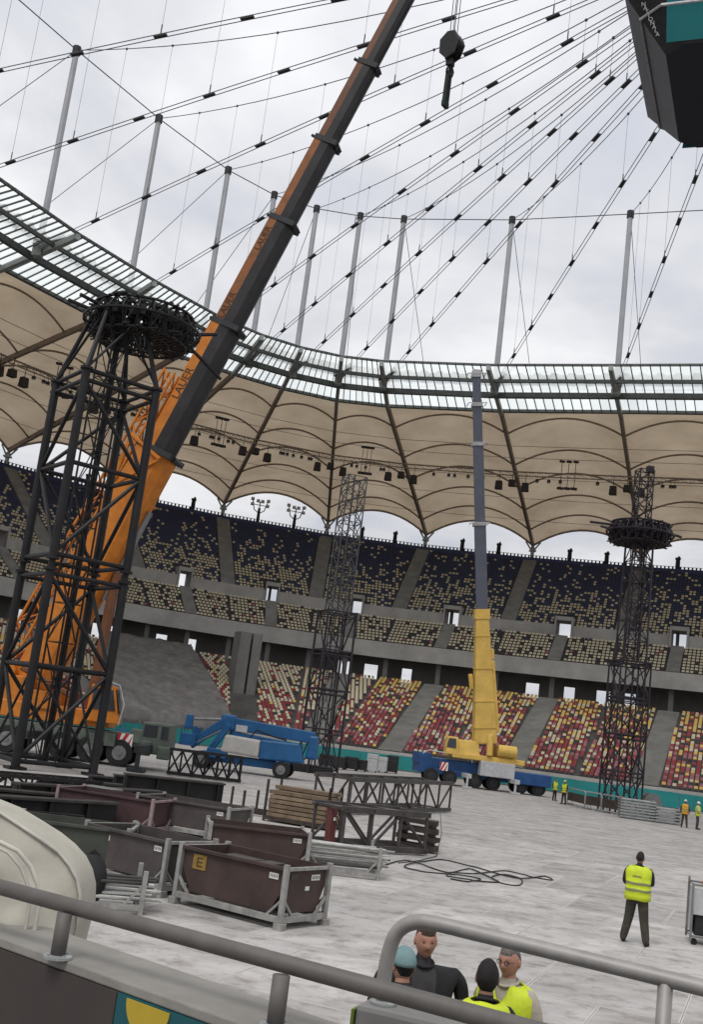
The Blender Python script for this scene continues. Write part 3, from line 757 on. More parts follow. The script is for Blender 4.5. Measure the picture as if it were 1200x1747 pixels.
# ================================================================ TOWERS
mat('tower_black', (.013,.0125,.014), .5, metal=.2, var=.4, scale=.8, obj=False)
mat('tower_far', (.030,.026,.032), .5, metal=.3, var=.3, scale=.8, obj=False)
def sq(s, z, rz=0): 
    h = s/2; R = Matrix.Rotation(rz, 3, 'Z'); return [R @ V(q) for q in ((-h,-h,z),(h,-h,z),(h,h,z),(-h,h,z))]
def lattice(mb, s, z0, z1, step, rl, rb, s2=None, x=False, rz=0):
    n = max(1, round((z1-z0)/step)); s2 = s2 or s
    A, B = sq(s, z0, rz), sq(s2, z1, rz)
    for q in range(4): mb.tube(A[q], B[q], rl, 5)
    for k_ in range(n):
        ta, tb = k_/n, (k_+1)/n
        for q in range(4):
            a0, a1 = A[q].lerp(B[q], ta), A[(q+1)%4].lerp(B[(q+1)%4], ta); b0, b1 = A[q].lerp(B[q], tb), A[(q+1)%4].lerp(B[(q+1)%4], tb)
            mb.tube(b0, b1, rb, 4)
            if x or (k_+q) % 2 == 0: mb.tube(a0, b1, rb, 4)
            if x or (k_+q) % 2 == 1: mb.tube(a1, b0, rb, 4)
def rigging_ring(t, z, rad, hgt, material, spikes, off=V((0,0,0))):
    had = set(t.children)
    """flat drum of rigging round the head of a tower"""
    n = 24
    for zz_, rr in ((z, rad*.80), (z+hgt, rad*.86), (z+hgt*.5, rad), (z, rad*.5), (z+hgt, rad*.55)):
        mb = MB(); mb.path([(rr*math.cos(2*math.pi*q/n), rr*math.sin(2*math.pi*q/n), zz_) for q in range(n)], .075, 5, closed=True); mb.build('ring_chord', material, t)
    for q in range(n):
        a = 2*math.pi*q/n; a2 = 2*math.pi*(q+.5)/n; mb = MB()
        o_, i_ = (rad*.83*math.cos(a), rad*.83*math.sin(a)), (rad*.52*math.cos(a), rad*.52*math.sin(a)); c_ = (.7*math.cos(a), .7*math.sin(a))
        mb.tube((*o_, z), (*o_, z+hgt), .05, 4); mb.tube((*i_, z), (*i_, z+hgt), .045, 4)
        mb.tube((*o_, z), (*c_, z), .05, 4); mb.tube((*o_, z+hgt), (*c_, z+hgt), .05, 4)
        o2 = (rad*.83*math.cos(a+.26), rad*.83*math.sin(a+.26)); i2 = (rad*.52*math.cos(a+.26), rad*.52*math.sin(a+.26)); m_ = (rad*math.cos(a), rad*math.sin(a)); mb.tube((*o_, z), (*m_, z+hgt*.5), .05, 4); mb.tube((*m_, z+hgt*.5), (*o_, z+hgt), .05, 4)
        mb.tube((*o_, z), (*o2, z+hgt), .045, 4); mb.tube((*o_, z+hgt), (*i2, z), .04, 4); mb.tube((*i_, z+hgt), (*o2, z), .04, 4); mb.tube((*i_, z), (*o2, z), .04, 4); mb.tube((*c_, z), (*i2, z+hgt), .04, 4)
        mb.box((rad*.72*math.cos(a2), rad*.72*math.sin(a2), z+hgt*.55), (.38,.32,.42), a2)
        mb.build('ring_truss', material, t)
    for q in range(0, n, 2):          # motors, shackles and junction boxes in the ring
        a = 2*math.pi*(q+.3)/n; mb = MB(); mb.box((rad*.84*math.cos(a), rad*.84*math.sin(a), z+hgt*.55), (.40,.30,.5), a); mb.tube((rad*.45*math.cos(a), rad*.45*math.sin(a), z+.1), (rad*.45*math.cos(a+.4), rad*.45*math.sin(a+.4), z+hgt), .12, 6)
        mb.build('hoist', material, t)
    gm_ = MB()
    for q in range(150):
        a = rnd.uniform(0, 6.283); r0 = rad*math.sqrt(rnd.uniform(.08,.95)); a2 = a+rnd.uniform(-.35,.35); r1 = rad*math.sqrt(rnd.uniform(.08,.98)); zz_ = z+rnd.choice((.0,.05,hgt*.5,hgt))
        p_ = V((r0*math.cos(a), r0*math.sin(a), zz_)); q_ = V((r1*math.cos(a2), r1*math.sin(a2), zz_+rnd.uniform(-.1,.25)))
        if (p_-q_).length < 1.6: gm_.tube(p_, q_, rnd.uniform(.03,.07), 4)
    o_ = gm_.build('rigging_steel', material, t); o_['kind'] = 'stuff'
    for a, l, dz in spikes:
        mb = MB(); mb.tube((rad*.9*math.cos(a), rad*.9*math.sin(a), z+hgt*.7), ((rad+l)*math.cos(a), (rad+l)*math.sin(a), z+hgt*.7+dz), .10, 6); mb.build('outrigger', material, t)
    for c in t.children:
        if c not in had: c.location = off

# near tower: heavy black frame
T1 = aty(91, 943, 50.0); S1 = 3.68; ROT1 = math.radians(35.6)
ex, ey = V((math.cos(ROT1), math.sin(ROT1), 0)), V((-math.sin(ROT1), math.cos(ROT1), 0))
c1 = V((T1.x, 50.0, 0)) + (ex+ey)*(S1/2)
tw = empty('stage_tower', 'tall black lattice stage tower with rigging ring in front of the orange crane', 'tower', c1, ROT1, 'stage towers')
H1 = 18.6
C0 = sq(S1, 0)
for q in range(4):
    for z0, z1 in ((0, 9.0), (9.4, H1)):
        mb = MB(); a, b = V((C0[q].x, C0[q].y, z0)), V((C0[q].x, C0[q].y, z1)); mb.tube(a, b, .21, 10)
        for zz_ in (z0+.05, z1-.05): mb.tube((a.x,a.y,zz_-.06), (a.x,a.y,zz_+.06), .31, 10)
        mb.build('leg', 'tower_black', tw)
    mb = MB(); mb.tube((C0[q].x,C0[q].y,9.0), (C0[q].x,C0[q].y,9.4), .15, 8); mb.build('leg_joint', 'tower_black', tw)
    mb = MB(); mb.box((C0[q].x,C0[q].y,.06), (.8,.8,.12)); mb.build('foot_plate', 'tower_black', tw)
    A, B = C0[q], C0[(q+1)%4]
    for zz_ in (.35, 4.6, 8.75, 9.65, 14.0, 18.0, 18.5):
        mb = MB(); mb.tube((A.x,A.y,zz_), (B.x,B.y,zz_), .11, 8); mb.build('cross_bar', 'tower_black', tw)
    for k_, (z0, z1) in enumerate(((.4,4.6),(4.6,8.7),(9.7,14.0),(14.0,18.0))):
        mb = MB()
        if (k_+q) % 2 == 0: mb.tube((A.x,A.y,z0), (B.x,B.y,z1), .10, 8)
        else: mb.tube((B.x,B.y,z0), (A.x,A.y,z1), .10, 8)
        mb.build('brace', 'tower_black', tw)
        if k_ == 0:
            mb = MB(); p0, p1 = ((B, A) if (k_+q) % 2 == 0 else (A, B)); mb.tube((p0.x*.985,p0.y*.985,z0), (p1.x*.985,p1.y*.985,z1), .06, 8); mb.build('brace', 'tower_black', tw)
    # tapering head
    D = sq(S1*.50, 22.3); mb = MB(); mb.tube((A.x,A.y,H1), D[q], .13, 8, .10); mb.build('head_leg', 'tower_black', tw)
    mb = MB(); mb.tube(D[q], D[(q+1)%4], .10, 8); mb.build('cross_bar', 'tower_black', tw)
    mb = MB(); mb.tube((A.x,A.y,H1), D[(q+1)%4], .07, 6); mb.build('brace', 'tower_black', tw)
mb = MB(); lattice(mb, .95, 0.2, 22.6, 1.9, .055, .028, x=False, rz=.3); mb.build('inner_mast', 'tower_black', tw)
mb = MB()
for q in range(2): mb.tube((.45+.12*q,.65,.2), (.45+.12*q,.65,21.5), .06, 5)
mb.build('cable_drop', 'tower_black', tw)
tw_ring = V((.35, .35, 0))
rigging_ring(tw, 21.35, 2.95, 1.5, 'tower_black', [(2.9,.9,.2),(3.3,.8,.1),(.2,2.6,-1.2),(-.3,.9,.3),(.6,.8,.3),(1.6,.6,.2)], V((1.45,.25,0)))

# far right tower
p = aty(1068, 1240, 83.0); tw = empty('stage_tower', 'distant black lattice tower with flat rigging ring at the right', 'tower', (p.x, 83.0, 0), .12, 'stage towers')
for q in range(4):
    C = sq(2.35, 0)
    for off in (0, .42):
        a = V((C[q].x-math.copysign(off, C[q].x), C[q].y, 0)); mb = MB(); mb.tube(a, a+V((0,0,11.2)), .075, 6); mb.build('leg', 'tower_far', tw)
    A, B = C[q], C[(q+1)%4]
    for k_ in range(4):
        z0, z1 = .3+2.7*k_, .3+2.7*(k_+1)
        for a, b in ((A, B), (B, A)):
            mb = MB(); mb.tube((a.x,a.y,z0), (b.x,b.y,z1), .055, 5); mb.build('brace', 'tower_far', tw)
        mb = MB(); mb.tube((A.x,A.y,z1), (B.x,B.y,z1), .075, 5); mb.tube((A.x,A.y,z1-.3), (B.x,B.y,z1-.3), .05, 5); mb.build('cross_bar', 'tower_far', tw)
mb = MB(); lattice(mb, 1.75, 11.2, 20.2, 1.5, .085, .045, 1.55); lattice(mb, .9, 11.2, 20.2, 1.0, .05, .035); mb.build('upper_frame', 'tower_far', tw)
mb = MB(); lattice(mb, 1.1, 20.0, 26.0, 1.0, .06, .04, x=True); mb.box((.5,.2,26.2), (.5,.5,.5)); mb.build('inner_mast', 'tower_far', tw)
rigging_ring(tw, 20.2, 2.55, 1.5, 'tower_far', [(3.35,1.9,-.15),(.1,.7,.1),(-.2,.6,-.2),(2.6,.5,.2)])

# middle tower
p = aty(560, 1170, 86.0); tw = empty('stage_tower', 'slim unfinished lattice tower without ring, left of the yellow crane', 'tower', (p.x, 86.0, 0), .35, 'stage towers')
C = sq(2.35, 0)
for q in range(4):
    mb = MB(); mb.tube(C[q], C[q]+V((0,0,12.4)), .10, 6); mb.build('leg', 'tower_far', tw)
    A, B = C[q], C[(q+1)%4]
    for k_ in range(4):
        z0, z1 = .3+3.0*k_, .3+3.0*(k_+1)
        a, b = ((A, B) if (k_+q) % 2 else (B, A)); mb = MB(); mb.tube((a.x,a.y,z0), (b.x,b.y,z1), .06, 5); mb.build('brace', 'tower_far', tw)
        mb = MB(); mb.tube((A.x,A.y,z1), (B.x,B.y,z1), .07, 5); mb.tube((A.x,A.y,z1-.35), (B.x,B.y,z1-.35), .05, 5); mb.build('cross_bar', 'tower_far', tw)
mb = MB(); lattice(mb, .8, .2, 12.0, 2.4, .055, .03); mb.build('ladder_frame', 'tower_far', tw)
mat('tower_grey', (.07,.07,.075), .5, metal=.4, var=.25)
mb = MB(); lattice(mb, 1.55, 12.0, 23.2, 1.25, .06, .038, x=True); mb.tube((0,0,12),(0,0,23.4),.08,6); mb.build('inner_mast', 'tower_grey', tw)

# ================================================================ CRANES
mat('orange', (.50,.165,.02), .45, var=.18, scale=1.5, obj=False); mat('orange_dark', (.15,.06,.028), .5, var=.2, scale=1.2, obj=False)
mat('orange_mid', (.24,.09,.028), .5, var=.25, scale=1.2, obj=False)
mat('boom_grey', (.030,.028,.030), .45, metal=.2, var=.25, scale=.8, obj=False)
mat('yellow', (.62,.41,.10), .5, var=.14, scale=1.0, obj=False); mat('carrier_blue', (.02,.07,.20), .45, var=.2, scale=1.2)
mat('carrier_green', (.10,.12,.10), .6, var=.25, scale=2); mat('dark_machine', (.03,.032,.034), .6, var=.3, scale=2)
mat('window_dark', (.02,.025,.03), .12, var=.05, spec=.6); mat('red_stripe', (.45,.03,.03), .6); mat('counterweight', (.42,.42,.43), .7, var=.15)
mat('text_brown', (.07,.035,.02), .6)
def boom_section(A, B, wd_, hg, upv, t0, t1, mats, parent, belly=.62, name='boom_section'):
    """telescope section with a flat top and a rounded belly; material 0 above, 1 below"""
    a, b = A.lerp(B, t0), A.lerp(B, t1); d = (b-a).normalized(); r = d.cross(upv).normalized(); u = r.cross(d).normalized()
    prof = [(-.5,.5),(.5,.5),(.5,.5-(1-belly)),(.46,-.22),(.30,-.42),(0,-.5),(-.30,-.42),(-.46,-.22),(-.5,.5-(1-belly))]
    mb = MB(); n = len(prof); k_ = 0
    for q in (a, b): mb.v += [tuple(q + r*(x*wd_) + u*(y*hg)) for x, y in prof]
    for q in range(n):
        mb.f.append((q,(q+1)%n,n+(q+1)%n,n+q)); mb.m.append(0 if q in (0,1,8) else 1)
    mb.f.append(tuple(range(n-1,-1,-1))); mb.f.append(tuple(range(n,2*n))); mb.m += [1,1]
    return mb.build(name, mats, parent)
def wheel(mb, c, r, wd_, axis):
    ax = V(axis).normalized(); c = V(c)
    mb.cur = 0; mb.tube(c-ax*wd_/2, c+ax*wd_/2, r, 18); mb.cur = 1; mb.tube(c-ax*(wd_/2+.02), c+ax*(wd_/2+.02), r*.55, 12); mb.tube(c-ax*(wd_/2+.06), c+ax*(wd_/2+.06), r*.2, 8); mb.cur = 0

def stripes(parent, c, size, rz, material='red_stripe'):
    """red and white warning plate"""
    mb = MB(); mb.box((0,0,0), (size, .03, size)); mb.cur = 1
    for q in range(-1, 3):
        x0 = -size/2+size*q*.5
        pts = [V((max(-size/2,min(size/2,x0+k_)), -.02, zz_)) for k_, zz_ in ((0,-size/2),(size*.25,-size/2),(size*.25+size*.5,size/2),(size*.5,size/2))]
        mb.quad(*pts)
    o = mb.build('warning_plate', ['white_paint', material], parent); o.location = c; o.rotation_euler = (0,0,rz); return o

# --- orange crane
YC = 63.0
piv = aty(50, 1190, YC+.5); tip = aty(797, -195, YC-3.0)
crane = empty('mobile_crane', 'orange mobile crane with long dark boom rising behind the black tower', 'crane', (piv.x+1.0, YC, 0), 0, 'mobile cranes')
inv = Matrix.Translation(-V((piv.x+1.0, YC, 0)))
L0 = V((piv.x+1.0, YC, 0)); pA, pB = piv-L0, tip-L0
bdir = (pB-pA).normalized(); upv = V((0,.22,0)) + V((-bdir.z, 0, bdir.x)); upv.normalize()
FR = lambda y: (1190-y)/(1190+195)
def tpar(px, py):     # parameter of the boom axis nearest to a photo row
    best = min(range(0, 1001), key=lambda q: abs(proj(piv.lerp(tip, q/1000))[1]-py)); return best/1000
secs = [(1200,772,2.1,2.2,['orange','orange']), (790,556,1.5,1.75,['orange','boom_grey']), (575,380,1.32,1.56,['orange_mid','boom_grey']), (398,243,1.14,1.38,['orange_mid','boom_grey']), (262,112,1.0,1.22,['orange_dark','boom_grey']), (130,-60,.88,1.08,['orange_dark','boom_grey']), (-40,-195,.78,.96,['orange_dark','boom_grey'])]
for y0, y1, wd_, hg, mm in secs:
    t0, t1 = tpar(0, y0), tpar(0, y1) if y1 > -190 else 1.0
    boom_section(pA, pB, wd_, hg, upv, t0 if y0 < 1195 else 0, t1, mm, crane, belly=.66)
    e_ = pA.lerp(pB, t1); r_ = bdir.cross(upv).normalized(); u_ = r_.cross(bdir)
    mb = MB()
    mb.beam(e_-bdir*.28, e_+bdir*.04, wd_+.08, hg+.09, upv); mb.beam(e_-bdir*.25-u_*(hg*.5+.15), e_-bdir*.1-u_*(hg*.5), wd_*.5, .3, upv)
    mb.tube(e_+u_*(hg*.5), e_+u_*(hg*.5+.45)+r_*.2, .10, 6); mb.build('boom_collar', 'dark_machine', crane)
# lettering on the upper side strip of the boom
for y_, size in ((667,.80), (533,.68), (420,.64)):
    t_ = tpar(0, y_); c = pA.lerp(pB, t_); hg, wd_ = {667:(1.75,1.5), 533:(1.56,1.32), 420:(1.56,1.32)}[y_]
    r_ = bdir.cross(upv).normalized(); u_ = r_.cross(bdir).normalized()
    side = r_ if r_.y < 0 else -r_
    c = c + side*(wd_*.5+.012) + u_*(hg*.30)
    zax = side; xax = bdir; yax = zax.cross(xax)
    mt = Matrix((xax, yax, zax)).transposed().to_4x4(); mt.translation = c
    text('LAUER', size*.85, 'text_brown', crane, mt)
# lattice fly jib folded along the base section, stay struts
mb = MB(); r_ = bdir.cross(upv).normalized(); u_ = r_.cross(bdir).normalized(); side = r_ if r_.y < 0 else -r_
ja, jb = pA.lerp(pB,.03)+u_*1.9+side*.6, pA.lerp(pB,.36)+u_*1.55+side*.6
for dx, dy in ((-.5,-.5),(.5,-.5),(.5,.5),(-.5,.5)): mb.tube(ja+u_*dx+side*dy, jb+u_*dx*.7+side*dy*.7, .09, 6)
for q in range(20):
    a, b = ja.lerp(jb, q/20), ja.lerp(jb, (q+1)/20); s_ = lerp(1,.7,q/20)
    for (x0,y0),(x1,y1) in (((-.5,.5),(.5,.5)),((-.5,-.5),(-.5,.5)),((.5,-.5),(.5,.5)),((-.5,-.5),(.5,-.5))):
        k_ = 1 if q % 2 else 0; pa = (x0,y0) if k_ else (x1,y1); pb = (x1,y1) if k_ else (x0,y0)
        mb.tube(a+u_*pa[0]*s_+side*pa[1]*s_, b+u_*pb[0]*s_+side*pb[1]*s_, .055, 4)
mb.build('fly_jib', 'orange', crane)
mb = MB(); a = pA.lerp(pB, tpar(0,800)); 
for sx in (-1, 1):
    p0 = a+r_*sx*1.05; mb.tube(p0-bdir*4+u_*1.0, p0+bdir*1.2+u_*1.7, .13, 6); mb.tube(p0+bdir*1.2+u_*1.7, p0+bdir*.6-u_*.6, .13, 6); mb.tube(p0-bdir*2.0-u_*.8, p0+bdir*1.2+u_*1.7, .09, 6); mb.tube(p0-bdir*2.0+u_*1.3, p0+bdir*.6-u_*.6, .09, 6)
mb.tube(a+r_*1.05+bdir*1.2+u_*1.7, a-r_*1.05+bdir*1.2+u_*1.7, .12, 6); mb.build('stay_frame', 'orange', crane)
# luffing ram
mb = MB(); mb.tube((2.6,-.2,2.3), pA.lerp(pB,.15)-u_*1.1, .30, 10); mb.cur = 1; mb.tube(pA.lerp(pB,.12)-u_*1.2, pA.lerp(pB,.22)-u_*1.15, .19, 10); mb.build('luffing_ram', ['orange_dark','steel_grey'], crane)
# superstructure
mb = MB(); mb.box((.6,.2,2.35), (6.5,2.8,.9)); mb.box((-1.6,.2,3.4), (2.2,2.6,1.5)); mb.box((.1,-1.0,3.0), (2.0,.6,1.0)); mb.box((.1,1.3,3.0), (2.0,.6,1.2)); mb.tube((-2.2,-1.0,4.3),(-2.2,1.4,4.3),.55,14); mb.build('superstructure', 'orange', crane, bevel=.06)
for sy in (-1.5, 1.5):
    mb = MB(); mb.tube((-1.2,sy,4.6),(1.8,sy,3.4),.16,6); mb.build('winch_frame', 'orange_dark', crane)
cab = MB(); cab.hexa([V(q) for q in ((2.7,-1.7,2.2),(4.6,-1.7,2.2),(4.6,-.6,2.2),(2.7,-.6,2.2),(2.8,-1.6,4.2),(4.1,-1.6,4.2),(4.1,-.6,4.2),(2.8,-.6,4.2))]); cabo = cab.build('cab', 'orange', crane, bevel=.06)
mb = MB(); mb.quad((2.95,-1.72,2.9),(4.3,-1.72,2.9),(4.02,-1.62,4.0),(2.95,-1.62,4.0)); mb.quad((4.56,-1.6,2.8),(4.56,-.7,2.8),(4.16,-.7,4.05),(4.16,-1.6,4.05)); mb.build('cab_window', 'window_dark', cabo)
mb = MB(); mb.path([(4.6,-1.75,2.2),(4.75,-1.75,3.3),(4.35,-1.75,4.3),(3.6,-1.75,4.45)], .035, 6); mb.build('grab_rail', 'counterweight', cabo)
mb = MB(); mb.box((-4.0,.2,2.6), (1.6,3.2,1.5)); mb.box((-4.0,.2,3.6), (1.3,2.4,.45)); mb.build('counterweight', 'dark_machine', crane, bevel=.05)
# carrier
mb = MB(); mb.box((.8,.2,1.45), (13.0,2.7,.65)); mb.box((-4.5,.2,1.9), (1.5,2.6,.5)); mb.box((.0,.2,1.05), (12.0,1.6,.4)); mb.build('carrier', 'carrier_green', crane, bevel=.05)
for x in (-4.6,-3.0,-1.4,1.6,3.2,4.8):
    for sy in (-1.05, 1.35):
        mb = MB(); wheel(mb, (x, sy, .72), .72, .5, (0,1,0)); mb.build('wheel', ['rubber','steel_grey'], crane)
for x in (-5.6, .2, 6.3):
    mb = MB(); mb.box((x,-2.4,1.15), (.5,3.4,.4)); mb.tube((x,-4.0,1.3),(x,-4.0,.2),.13,8); mb.box((x,-4.0,.1),(.9,.9,.16)); mb.build('outrigger', 'dark_machine', crane)
mb = MB(); mb.box((6.6,.1,1.7), (1.6,2.6,1.7)); mb.box((5.6,-1.0,1.7), (.7,.5,.8)); mb.box((6.2,-1.3,1.15), (.6,.3,.8)); mb.box((7.2,-1.3,1.0),(.7,.3,.7)); mb.build('driver_cab', 'carrier_green', crane, bevel=.08)
mb = MB(); mb.quad((6.9,-1.215,1.7),(7.3,-1.215,1.7),(7.3,-1.215,2.4),(6.9,-1.215,2.4)); mb.quad((5.95,-1.215,1.75),(6.7,-1.215,1.75),(6.7,-1.215,2.4),(5.95,-1.215,2.4)); mb.build('cab_window', 'window_dark', crane)
stripes(crane, (5.0,-1.25,1.35), .85, 0); 
mb = MB(); mb.box((4.2,-1.32,1.35), (.6,.12,.7)); mb.box((3.3,-1.32,1.3), (.6,.12,.6)); mb.build('tool_locker', 'carrier_green', crane, bevel=.03)
# hook block hanging from the crane head
hp = aty(772, 80, YC-3.0)
hook = empty('hook_block', 'black crane hook block with strap hanging against the sky', 'hook', hp)
mat('hook_black', (.018,.018,.02), .5, var=.4, scale=4); mat('strap', (.02,.03,.028), .8, var=.3, scale=6)
mb = MB()
for sx in (-.18,.0,.18): mb.lathe((sx,0,.05), [(.0,-.06),(.52,-.06),(.56,-.03),(.50,0),(.56,.03),(.52,.06),(.0,.06)], 18, 'X')
mb.build('sheave', 'hook_black', hook)
poly = [V((-.32,-.36,-.55)),V((-.32,.10,-.78)),V((-.32,.52,-.35)),V((-.32,.56,.35)),V((-.32,.18,.72)),V((-.32,-.25,.68)),V((-.32,-.55,.1))]
mb = MB(); mb.prism(poly, .07, (1,0,0)); mb.prism([p_+V((.57,0,0)) for p_ in poly], .07, (1,0,0)); mb.build('cheek_plate', 'hook_black', hook, bevel=.03)
mb = MB(); mb.box((0,0,-.85), (.35,.3,.35)); mb.path([(0,0,-1.0),(.12,0,-1.08),(.24,0,-1.25),(.18,0,-1.45),(0,0,-1.52),(-.18,0,-1.42),(-.22,0,-1.25)], [.10,.11,.12,.12,.11,.09,.05], 8); mb.build('hook', 'hook_black', hook)
mb = MB()
for sx in (-.11, .11): mb.beam((sx,0,-1.45), (sx*1.2-.02,0,-3.15), .17, .12)
mb.box((-.02,0,-3.1), (.42,.18,.28)); mb.build('strap', 'strap', hook)
mb = MB()
for sx, sy in ((-.25,-.2),(-.08,.15),(.1,-.15),(.27,.2)): mb.tube((sx,sy,.3), (tip-hp)*.8+V((sx,sy,0)), .022, 5)
mb.build('hoist_rope', 'cable', hook)
hook.scale = (1.25,1.25,1.25); hook.rotation_euler = (0,0,math.radians(55))

# --- yellow crane
YK = 97.0
p0 = aty(827, 1262, YK); p1 = aty(813, 640, YK-2.5)
L1 = V((p0.x, YK, 0)); ck = empty('mobile_crane', 'yellow mobile crane on blue carrier with grey telescopic boom standing upright', 'crane', L1, 0, 'mobile cranes')
qa, qb = p0-L1, p1-L1; bd = (qb-qa).normalized(); u2 = V((0,-1,0)); u2 = (u2-bd*u2.dot(bd)).normalized(); r2 = bd.cross(u2).normalized()
def tk(py): return min(range(0,1001), key=lambda q: abs(proj(p0.lerp(p1, q/1000))[1]-py))/1000
mat('boom_slate', (.10,.11,.14), .45, metal=.2, var=.15, scale=.6, obj=False)
mb = MB(); mb.beam(qa-bd*.3, qa+(qb-qa)*tk(1045), 1.95, 2.0, u2, 1.12, 1.2); mb.build('boom_section', 'yellow', ck, bevel=.12)
mb = MB(); a = qa+(qb-qa)*.02; mb.beam(a-u2*.0+r2*1.0, a+r2*.72+(qb-qa)*.19, .5, 1.2, u2); mb.beam(qa+(qb-qa)*tk(1175)-r2*1.0, qa+(qb-qa)*tk(1150)-r2*1.1, .35, .5, u2); mb.beam(qa+(qb-qa)*tk(1125)+r2*.8, qa+(qb-qa)*tk(1108)+r2*.85, .35, .5, u2); mb.build('boom_bracket', 'yellow', ck, bevel=.05)
for y_ in (1240,1195,1140,1085): 
    t_ = tk(y_); k_ = lerp(1.95,1.12,t_/tk(1045)); mb = MB(); mb.beam(qa+(qb-qa)*t_-bd*.05, qa+(qb-qa)*t_+bd*.05, k_+.06, k_+.16, u2); mb.build('boom_band', 'yellow', ck)
mb = MB(); mb.beam(qa+(qb-qa)*tk(1050)-bd*.3, qa+(qb-qa)*tk(1045)+bd*.3, 1.3, 1.38, u2); mb.build('boom_collar', 'yellow', ck)
for y0, y1, wd_ in ((1060,893,.98),(900,757,.88),(765,690,.78),(700,640,.70)):
    boom_section(qa, qb, wd_, wd_*1.15, u2, tk(y0), tk(y1) if y1 > 640 else 1.0, ['boom_slate','boom_slate'], ck)
    e_ = qa.lerp(qb, tk(y1) if y1 > 640 else 1.0); mb = MB(); mb.beam(e_-bd*.25, e_+bd*.05, wd_+.14, wd_*1.15+.14, u2); mb.path([e_-r2*.8-u2*.7, e_+u2*.75-r2*.8, e_+u2*.75+r2*.8, e_-u2*.7+r2*.8], .045, 5); mb.build('boom_collar', 'counterweight', ck)
mb = MB(); mb.box(qb+V((0,-.1,.2)), (.8,.7,.5)); mb.build('boom_head', 'counterweight', ck, bevel=.1)
# superstructure
mb = MB(); mb.box((.2,.3,2.55), (6.4,3.0,.45), .12); mb.box((-1.6,.0,3.25), (2.2,2.6,1.3), .12, .8); mb.box((1.9,.3,3.2), (1.6,2.2,1.1), .12); mb.tube((1.1,-1.0,3.4),(2.7,-.9,3.4),.5,12); mb.tube((.4,-1.2,2.8),(.35,-.9,4.6),.28,10); mb.build('superstructure', 'yellow', ck, bevel=.08)
mb = MB(); mb.box((-2.9,-1.0,3.3), (1.1,1.2,1.5), .12, .85); co = mb.build('cab', 'yellow', ck, bevel=.08)
mb = MB(); mb.quad((-3.35,-1.62,3.1),(-2.55,-1.62,3.15),(-2.6,-1.56,3.9),(-3.25,-1.56,3.9)); mb.build('cab_window', 'window_dark', co)
mb = MB(); mb.box((1.1,-.5,1.75), (3.0,1.8,1.25), .12); mb.build('counterweight', 'counterweight', ck, bevel=.06)
mb = MB()
for x in (.85, 1.55): mb.box((x,-1.42+.12*x*.9,1.8), (.3,.05,.8), .12)
mb.build('weight_slot', 'dark_machine', ck)
mb = MB(); mb.box((-3.0,.4,1.45), (5.4,2.6,1.3), .14); mb.box((4.2,.6,1.3), (3.4,2.5,1.0), .14); mb.box((.5,.5,1.0), (9.5,2.0,.45), .14); mb.box((-5.2,0,2.0), (1.2,2.4,.9), .14); mb.build('carrier', 'carrier_blue', ck, bevel=.07)
mb = MB(); mb.path([(-5.3,-1.5,2.35),(-4.8,-1.6,2.7),(-1.2,-1.2,2.5),(-1.0,-1.2,2.1)], .05, 6); mb.build('hand_rail', 'counterweight', ck)
for x in (-4.4,-2.8,-.6,1.0,3.4,5.0):
    for sy in (-.75,1.5):
        mb = MB(); wheel(mb, (x, sy+.14*x, .62), .62, .45, (-.14,1,0)); mb.build('wheel', ['rubber','dark_machine'], ck)
for x, y_ in ((-1.5,-3.0),(2.6,-2.6)):
    mb = MB(); mb.box((x,y_*.55,1.0), (.4,2.6,.35), .1); mb.tube((x,y_,1.1),(x,y_,.15),.1,8); mb.box((x,y_,.08),(.8,.8,.14)); mb.build('outrigger', 'counterweight', ck)
stripes(ck, (-3.4,-1.55,1.5), .7, .14); stripes(ck, (5.4,-.02,1.3), .7, .14)
# ================================================================ BLUE BOOM LIFT
mat('lift_blue', (.016,.09,.22), .4, var=.18, scale=1.2); mat('lift_grey', (.40,.39,.37), .55, var=.12, scale=1.5)
lp = atz(415, 1318, 0)
lift = empty('boom_lift', 'folded blue articulated boom lift with grey engine cover on four wheels', 'boom lift', lp, math.radians(-6))
for x in (-2.6, 2.55):
    for y in (-1.05, 1.05):
        mb = MB(); wheel(mb, (x, y, .52), .54, .46, (0,1,0)); mb.build('wheel', ['rubber','steel_grey'], lift)
mb = MB(); mb.box((0,0,.72), (4.9,1.5,.5)); mb.box((-2.5,0,.85), (.7,2.3,.4)); mb.box((2.5,0,.85), (.7,2.3,.4)); mb.box((-1.7,-.85,1.0), (1.3,.5,.6)); mb.build('chassis', 'lift_blue', lift, bevel=.06)
mb = MB(); mb.hexa([V(q) for q in ((-1.5,-1.15,1.15),(1.0,-1.15,1.05),(1.0,-.2,1.05),(-1.5,-.2,1.15),(-1.3,-1.05,2.25),(1.0,-1.1,2.15),(1.0,-.2,2.15),(-1.3,-.2,2.25))]); mb.build('engine_cover', 'lift_grey', lift, bevel=.14)
mb = MB(); mb.hexa([V(q) for q in ((1.02,-1.17,1.0),(3.9,-1.1,1.05),(3.9,-.2,1.05),(1.02,-.2,1.0),(1.02,-1.12,2.2),(3.5,-1.05,2.25),(3.5,-.2,2.25),(1.02,-.2,2.2))]); mb.build('counterweight', 'lift_blue', lift, bevel=.10)
mb = MB(); mb.hexa([V(q) for q in ((-1.5,.2,1.15),(3.6,.2,1.05),(3.6,1.1,1.05),(-1.5,1.1,1.15),(-1.3,.2,2.2),(3.4,.2,2.2),(3.4,1.0,2.2),(-1.3,1.0,2.2))]); mb.build('side_cover', 'lift_blue', lift, bevel=.10)
mb = MB(); mb.beam((-1.7,0,3.0), (4.3,-.1,2.7), .55, .75); mb.build('main_boom', 'lift_blue', lift, bevel=.05)
